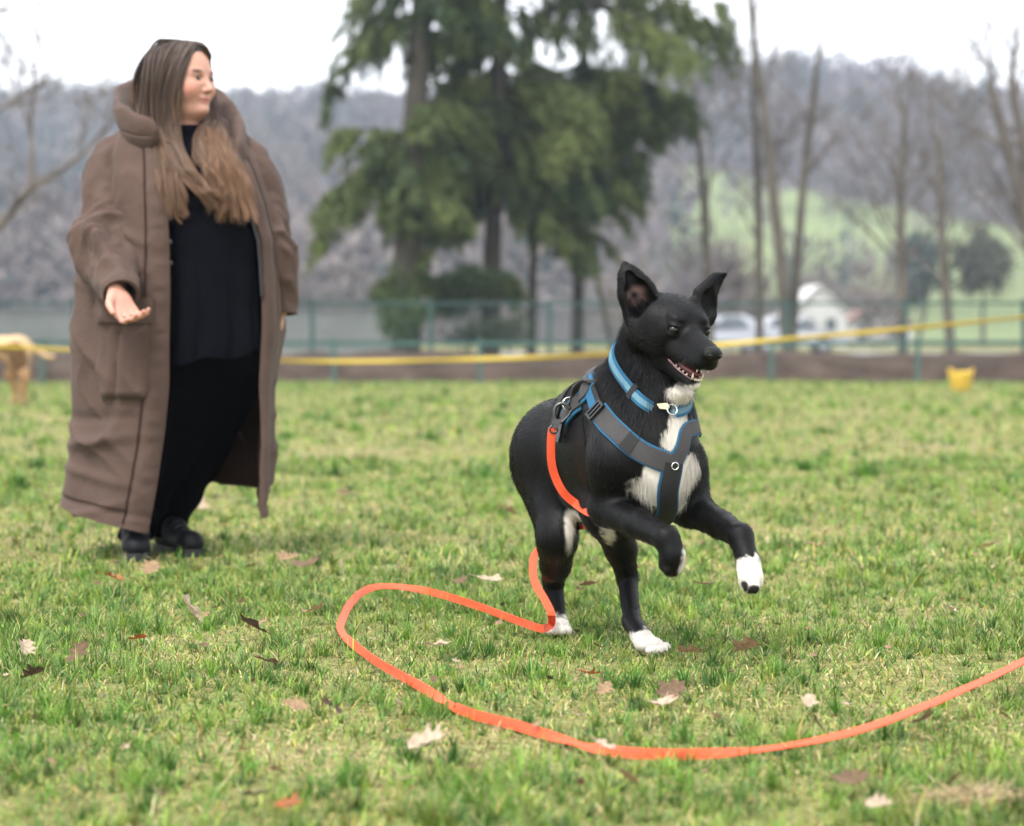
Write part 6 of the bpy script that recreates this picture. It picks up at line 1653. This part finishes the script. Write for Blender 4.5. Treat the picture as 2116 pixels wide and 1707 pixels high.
# buildings, wall and parked cars beyond the fence
M_render = simple('white_render', (0.46, 0.455, 0.45), 0.85, 0.05, 1.0)
M_roofred = simple('red_tiles', (0.33, 0.17, 0.15), 0.85, 0.25, 2.0)
M_roofgrey = simple('grey_roof', (0.30, 0.29, 0.30), 0.85, 0.2, 2.0)
M_glass = simple('window_glass', (0.06, 0.07, 0.08), 0.12, 0.2, 1.0)
M_tyre = simple('tyre', (0.02, 0.02, 0.02), 0.85, 0.2, 10)
def house(name, label, px, Y, w, dep, eave, ridge, wall, roof, windows):
    x = (px - 1058) / FPX * Y; root = empty(name, (x, Y, 0)); tag(root, label, 'building')
    V = np.array([[-w / 2, 0, -0.2], [w / 2, 0, -0.2], [w / 2, 0, eave], [0, 0, ridge], [-w / 2, 0, eave], [-w / 2, dep, -0.2], [w / 2, dep, -0.2], [w / 2, dep, eave], [0, dep, ridge], [-w / 2, dep, eave]]) + [x, Y, 0]
    mesh_np('wall', V, [np.array([[0, 1, 2, 4], [5, 9, 7, 6], [0, 4, 9, 5], [1, 6, 7, 2]]), np.array([[2, 3, 4], [7, 9, 8]])], wall, root, False)
    o = 0.25; t = 0.12
    for s in (-1, 1):
        sl = (ridge - eave) / (w / 2); P = []
        for yy in (-o, dep + o):
            P += [[0, yy, ridge + 0.02], [s * (w / 2 + o), yy, eave - sl * o + 0.02], [s * (w / 2 + o), yy, eave - sl * o + 0.02 + t], [0, yy, ridge + 0.02 + t]]
        mesh_np('roof', np.array(P) + [x, Y, 0], np.array([[0, 1, 2, 3], [4, 7, 6, 5], [0, 4, 5, 1], [3, 2, 6, 7], [1, 5, 6, 2], [0, 3, 7, 4]]), roof, root, False)
    for wx, wz, ww, wh in windows:
        f = mesh_np('window', *box_vf((x + wx, Y - 0.02, wz), (ww + 0.16, 0.10, wh + 0.16)), M_render, root, False)
        mesh_np('pane', *box_vf((x + wx, Y - 0.06, wz), (ww, 0.06, wh)), M_glass, f, False)
house('white_house', 'white gabled house beyond the fence between the bare trees', 1692, 150, 3.3, 7, 2.1, 3.6, M_render, M_render, [(-0.7, 1.3, 0.6, 0.8), (0.7, 1.3, 0.6, 0.8)])
house('low_house', 'low house with a faded red roof right of the white house', 1815, 158, 4.2, 6, 1.5, 2.55, simple('grey_render', (0.55, 0.52, 0.52), 0.9, 0.1, 1), M_roofred, [(-1.0, 0.9, 0.7, 0.7), (1.0, 0.9, 0.7, 0.7)])
house('white_hut', 'small pale hut beyond the fence behind the black dog', 1430, 170, 3.6, 5, 1.4, 2.2, M_render, M_roofgrey, [(0.6, 0.9, 0.6, 0.6)])
V, F = join_parts([box_vf((-17 + 0, 104, 0.8), (24, 0.3, 1.7)), box_vf((-17, 104, 1.69), (24.2, 0.42, 0.08))])
tag(mesh_np('garden_wall', V, F, simple('pale_wall', (0.12, 0.125, 0.12), 0.9, 0.15, 0.7), None, False), 'long pale grey wall seen through the green fence behind the woman', 'wall')

def car(label, px, Y, colr, flip=1):
    x = (px - 1058) / FPX * Y; root = empty('parked_car', (x, Y, 0)); tag(root, label, 'car', 'cars parked beyond the fence')
    paint = simple('car_paint', colr, 0.25, 0.03, 1.0)
    prof = np.array([[-2.1, 0.30], [-2.12, 0.62], [-2.0, 0.80], [-1.25, 0.92], [-0.65, 1.38], [0.55, 1.42], [1.35, 1.02], [2.02, 0.92], [2.1, 0.60], [2.08, 0.30]]) * [flip, 1]
    hw = [0.80, 0.86, 0.86, 0.85, 0.66, 0.66, 0.83, 0.85, 0.85, 0.80]; n = len(prof)
    V = np.array([[x + p[0], Y - h, p[1]] for p, h in zip(prof, hw)] + [[x + p[0], Y + h, p[1]] for p, h in zip(prof, hw)])
    F4 = [[i, i + 1, n + i + 1, n + i] for i in range(n - 1)] + [[n - 1, 0, n, 2 * n - 1]]
    F3 = [[0, i, i + 1] for i in range(1, n - 1)] + [[n, n + i + 1, n + i] for i in range(1, n - 1)]
    mesh_np('body', V, [np.array(F4), np.array(F3)], paint, root, False)
    for a, b in (((-1.05, 0.97), (-0.60, 1.32)), ((-0.50, 0.97), (0.45, 1.34))):
        v = np.array([[x + flip * a[0], Y - 0.86, a[1]], [x + flip * b[0] + flip * 0.35, Y - 0.86, a[1]], [x + flip * b[0], Y - 0.72, b[1]], [x + flip * (a[0] + 0.4), Y - 0.72, b[1]]])
        mesh_np('window', np.concatenate([v, v + [0, 0.05, 0]]), np.array([[0, 1, 2, 3], [4, 7, 6, 5], [0, 4, 5, 1], [1, 5, 6, 2], [2, 6, 7, 3], [3, 7, 4, 0]]), M_glass, root, False)
    for wx in (-1.3, 1.3):
        for sy in (-0.80, 0.80):
            w_ = mesh_np('wheel', *tube_vf(np.array([[x + wx, Y + sy - 0.1, 0.31], [x + wx, Y + sy + 0.1, 0.31]]), 0.31, 18), M_tyre, root)
            mesh_np('rim', *tube_vf(np.array([[x + wx, Y + sy - 0.115, 0.31], [x + wx, Y + sy + 0.115, 0.31]]), 0.19, 14), M_steel, w_)
    for s in (-1, 1): mesh_np('headlight', *box_vf((x - flip * 2.06, Y + s * 0.62, 0.70), (0.12, 0.26, 0.14)), M_glass, root, False)
car('silver white car parked beyond the fence, nearer the nose of the black dog', 1500, 88, (0.36, 0.37, 0.41))
car('bright white car parked beyond the fence at the thickest bare trunk', 1622, 92, (0.46, 0.46, 0.49), -1)

# ================================================================== fallen leaves
def leaf_mesh(seed, lobes):
    rng = np.random.default_rng(seed); n = 22; t = np.linspace(0, 1, n)
    wd = 0.30 * np.sin(np.pi * t ** 0.8) * (1 + 0.35 * np.sin(t * np.pi * lobes * 2)); wd[0] = 0.012; wd[-1] = 0.0
    cur = rng.uniform(0.25, 0.75); cup = rng.uniform(0.5, 1.6); tw = rng.uniform(-0.9, 0.9)
    V, m = [], 5
    for i in range(n):
        for j in np.linspace(-1, 1, m):
            x = j * wd[i]; y = t[i] - 0.5; z = cup * x * x + 0.35 * cur * (t[i] - 0.5) ** 2 * 2 + tw * x * (t[i] - 0.5) * 1.3 + rng.normal(0, 0.012)
            V.append([x, y, z])
    V = np.array(V); V[:, 2] -= V[:, 2].min()
    F = [[i * m + j, i * m + j + 1, (i + 1) * m + j + 1, (i + 1) * m + j] for i in range(n - 1) for j in range(m - 1)]
    tv, tf = tube_vf(np.array([[0, -0.5, V[2, 2]], [0.02, -0.62, V[2, 2] + 0.02], [0.03, -0.74, V[2, 2] + 0.06]]), 0.012, 4, False)
    v, f = join_mixed([(V, np.array(F)), (tv, tf)])
    me = mesh_np('leaf_template', v, np.concatenate(f), None).data
    o = [q for q in bpy.data.objects if q.data == me][0]; bpy.data.objects.remove(o)
    return me
LEAVES = {c: [] for c in ('pale', 'tan', 'brown', 'dark', 'rust')}
LCOL = {'pale': (0.40, 0.30, 0.215), 'tan': (0.26, 0.165, 0.088), 'brown': (0.13, 0.076, 0.040), 'dark': (0.06, 0.034, 0.024), 'rust': (0.28, 0.085, 0.026)}
for ci, c in enumerate(LEAVES):
    m = simple('dry_leaf_' + c, LCOL[c], 0.75, 0.35, 9, trans=0.2, bump=0.5, bscale=60)
    for k in range(3):
        me = leaf_mesh(100 + ci * 10 + k, 2 + (k + ci) % 3); me.materials.append(m); LEAVES[c].append(me)
def leaf(px, py, size_px, c, label=None, group=None, rng=np.random.default_rng(77)):
    p = G(px, py, 0.02); s = (1.35 if group == 'leaves one can pick out on the lawn' else 1.15) * size_px / FPX * p[1]
    o = bpy.data.objects.new('fallen_leaf', LEAVES[c][int(rng.integers(0, 3))]); COL.objects.link(o)
    o.scale = (s * rng.uniform(0.9, 1.25),) * 2 + (s,); o.rotation_euler = (rng.normal(0, 0.35), rng.normal(0, 0.35), rng.uniform(0, 6.28))
    o.location = (p[0], p[1], float(ground_z(p[0], p[1])) + (0.036 if group == SL else 0.026))
    tag(o, label or 'small withered leaf lying loose in the patchy grass', 'leaf', group or 'small withered leaves strewn over the lawn')
SL = 'leaves one can pick out on the lawn'
for px, py, s, c, lb in [
    (390, 1272, 62, 'pale', 'large pale cream leaf lying upright in the grass left of the leash loop'),
    (645, 1274, 42, 'tan', 'curled light brown leaf left of the turn of the orange leash'),
    (520, 1310, 50, 'dark', 'dark brown leaf with long stalk below the large pale leaf'),
    (65, 1414, 40, 'dark', 'crumpled dark brown leaf near the left edge'),
    (160, 1376, 48, 'brown', 'brown curled leaf right of the crumpled dark leaf at the left'),
    (288, 1347, 48, 'rust', 'rust and cream leaf lower left of the large pale leaf'),
    (52, 1362, 52, 'pale', 'pale leaf lying flat at the left edge'),
    (542, 1385, 42, 'brown', 'narrow brown leaf in open grass under the dark stalked leaf'),
    (610, 1480, 40, 'tan', 'grey brown leaf alone left of the leash in the foreground'),
    (880, 1566, 74, 'pale', 'broad tan leaf in the foreground left of the lowest leash bend'),
    (310, 1192, 46, 'tan', 'pale brown leaf in front of the left shoe of the woman'),
    (596, 1166, 42, 'tan', 'upright tan leaf right of the shoes of the woman'),
    (632, 1182, 58, 'brown', 'brown leaf beside the upright tan leaf right of the shoes'),
    (236, 1212, 30, 'rust', 'little orange leaf left of the shoes of the woman'),
    (950, 1212, 44, 'brown', 'brown leaf just above the orange leash loop'),
    (1014, 1210, 40, 'pale', 'pale leaf above the leash near the hind leg of the black dog'),
    (1220, 1413, 42, 'rust', 'rust red leaf in the grass below the black dog'),
    (1388, 1450, 66, 'brown', 'large brown leaf inside the leash bend below the black dog'),
    (1368, 1480, 58, 'pale', 'pale leaf under the large brown leaf inside the leash bend'),
    (1250, 1446, 36, 'tan', 'small tan leaf under the rust red leaf'),
    (1422, 1364, 56, 'tan', 'tan leaf right of the white hind paw of the black dog'),
    (1540, 1358, 46, 'tan', 'orange tan leaf further right of the white hind paw'),
    (1480, 1504, 34, 'brown', 'small brown leaf above the red part of the leash'),
    (1668, 1470, 40, 'pale', 'whitish narrow leaf above the right arm of the leash'),
    (1692, 1520, 44, 'dark', 'dark brown leaf touching the right arm of the leash'),
    (1905, 1506, 56, 'brown', 'brown and white curled leaf below the right arm of the leash'),
    (1240, 1572, 54, 'pale', 'pale leaf tucked under the lowest leash bend'),
    (1760, 1634, 62, 'brown', 'brown leaf on bare soil in the right foreground'),
    (1300, 1000 + 640, 40, 'tan', 'tan leaf in the bottom foreground below the lowest leash bend'),
    (520, 1678, 52, 'dark', 'dark curled leaf at the bottom edge, left'),
    (600, 1700, 62, 'rust', 'reddish leaf at the bottom edge beside the dark curled leaf'),
    (1818, 1682, 42, 'pale', 'whitish leaf at the bottom edge, right'),
    (1690, 1142, 40, 'tan', 'tan leaf right of the outstretched white paw'),
    (2042, 1142, 44, 'tan', 'tan leaf near the right edge behind the leash'),
    (1216, 1218, 56, 'brown', 'brown leaf between the hind legs of the black dog'),
    (1316, 1185, 40, 'tan', 'tan leaf behind the hind leg of the black dog'),
    (1960, 1268, 34, 'pale', 'small white leaf above the right arm of the leash'),
    (1455, 1212, 34, 'brown', 'brown leaf below the folded fore paw of the black dog'),
    (410, 1046, 40, 'pale', 'pale leaf in the grass behind the coat hem'),
    (1048, 1062, 36, 'tan', 'tan leaf left of the hind leg of the black dog'),
    (712, 1027, 34, 'pale', 'pale leaf in the soft grass between woman and black dog'),
    (905, 1343, 40, 'pale', 'pale leaf inside the orange leash loop')]:
    leaf(px, py, s, c, lb, SL)
rg = np.random.default_rng(5)
def zone(px, py):
    if py < 1000: return 'in the far soft lawn left of the black dog' if px < 1060 else 'in the far soft lawn right of the black dog'
    if py < 1230: return 'in the grass left of the woman' if px < 250 else ('between the woman and the black dog' if px < 1050 else ('near the feet of the black dog' if px < 1560 else 'right of the black dog'))
    if py < 1420: return 'in the grass left of the leash loop' if px < 700 else ('inside the leash loop' if px < 1650 else 'above the right arm of the leash')
    return 'in the left foreground' if px < 750 else ('in the middle foreground' if px < 1450 else 'in the right foreground')
WORD = {'pale': 'small pale cream', 'tan': 'small tan', 'brown': 'small brown', 'dark': 'small dark brown', 'rust': 'small rust red'}
for i in range(230):
    py = 800 + 880 * rg.random() ** 1.15; px = rg.uniform(-20, 2140)
    c = ['tan', 'tan', 'tan', 'brown', 'brown', 'pale', 'dark'][rg.integers(0, 7)]
    leaf(px, py, rg.uniform(6, 17) * (0.5 + (py - 693) / 700), c, WORD[c] + ' withered leaf lying ' + zone(px, py), 'small withered leaves ' + zone(px, py))
# tuft of dead grass in the right foreground
def dead_tuft():
    c = G(2018, 1662); n = 900; r = np.random.default_rng(9)
    P = c + np.stack([r.normal(0, 0.038, n), r.normal(0, 0.022, n), np.abs(r.normal(0.006, 0.006, n))], 1)
    a = r.uniform(0, 6.28, n); D = np.stack([np.cos(a), np.sin(a) * 0.6, r.normal(0.15, 0.25, n)], 1); D /= np.linalg.norm(D, axis=1)[:, None]
    v, f, cc = tris_soup(P, r.uniform(0.02, 0.055, n), np.full(n, 0.0022), D, np.array([0.42, 0.31, 0.18]) * r.uniform(0.5, 1.3, (n, 1)))
    tag(mesh_np('dead_grass_tuft', v, f, M_grass, None, False, cc), 'matted tuft of dead straw grass in the right foreground', 'grass tuft')
dead_tuft()
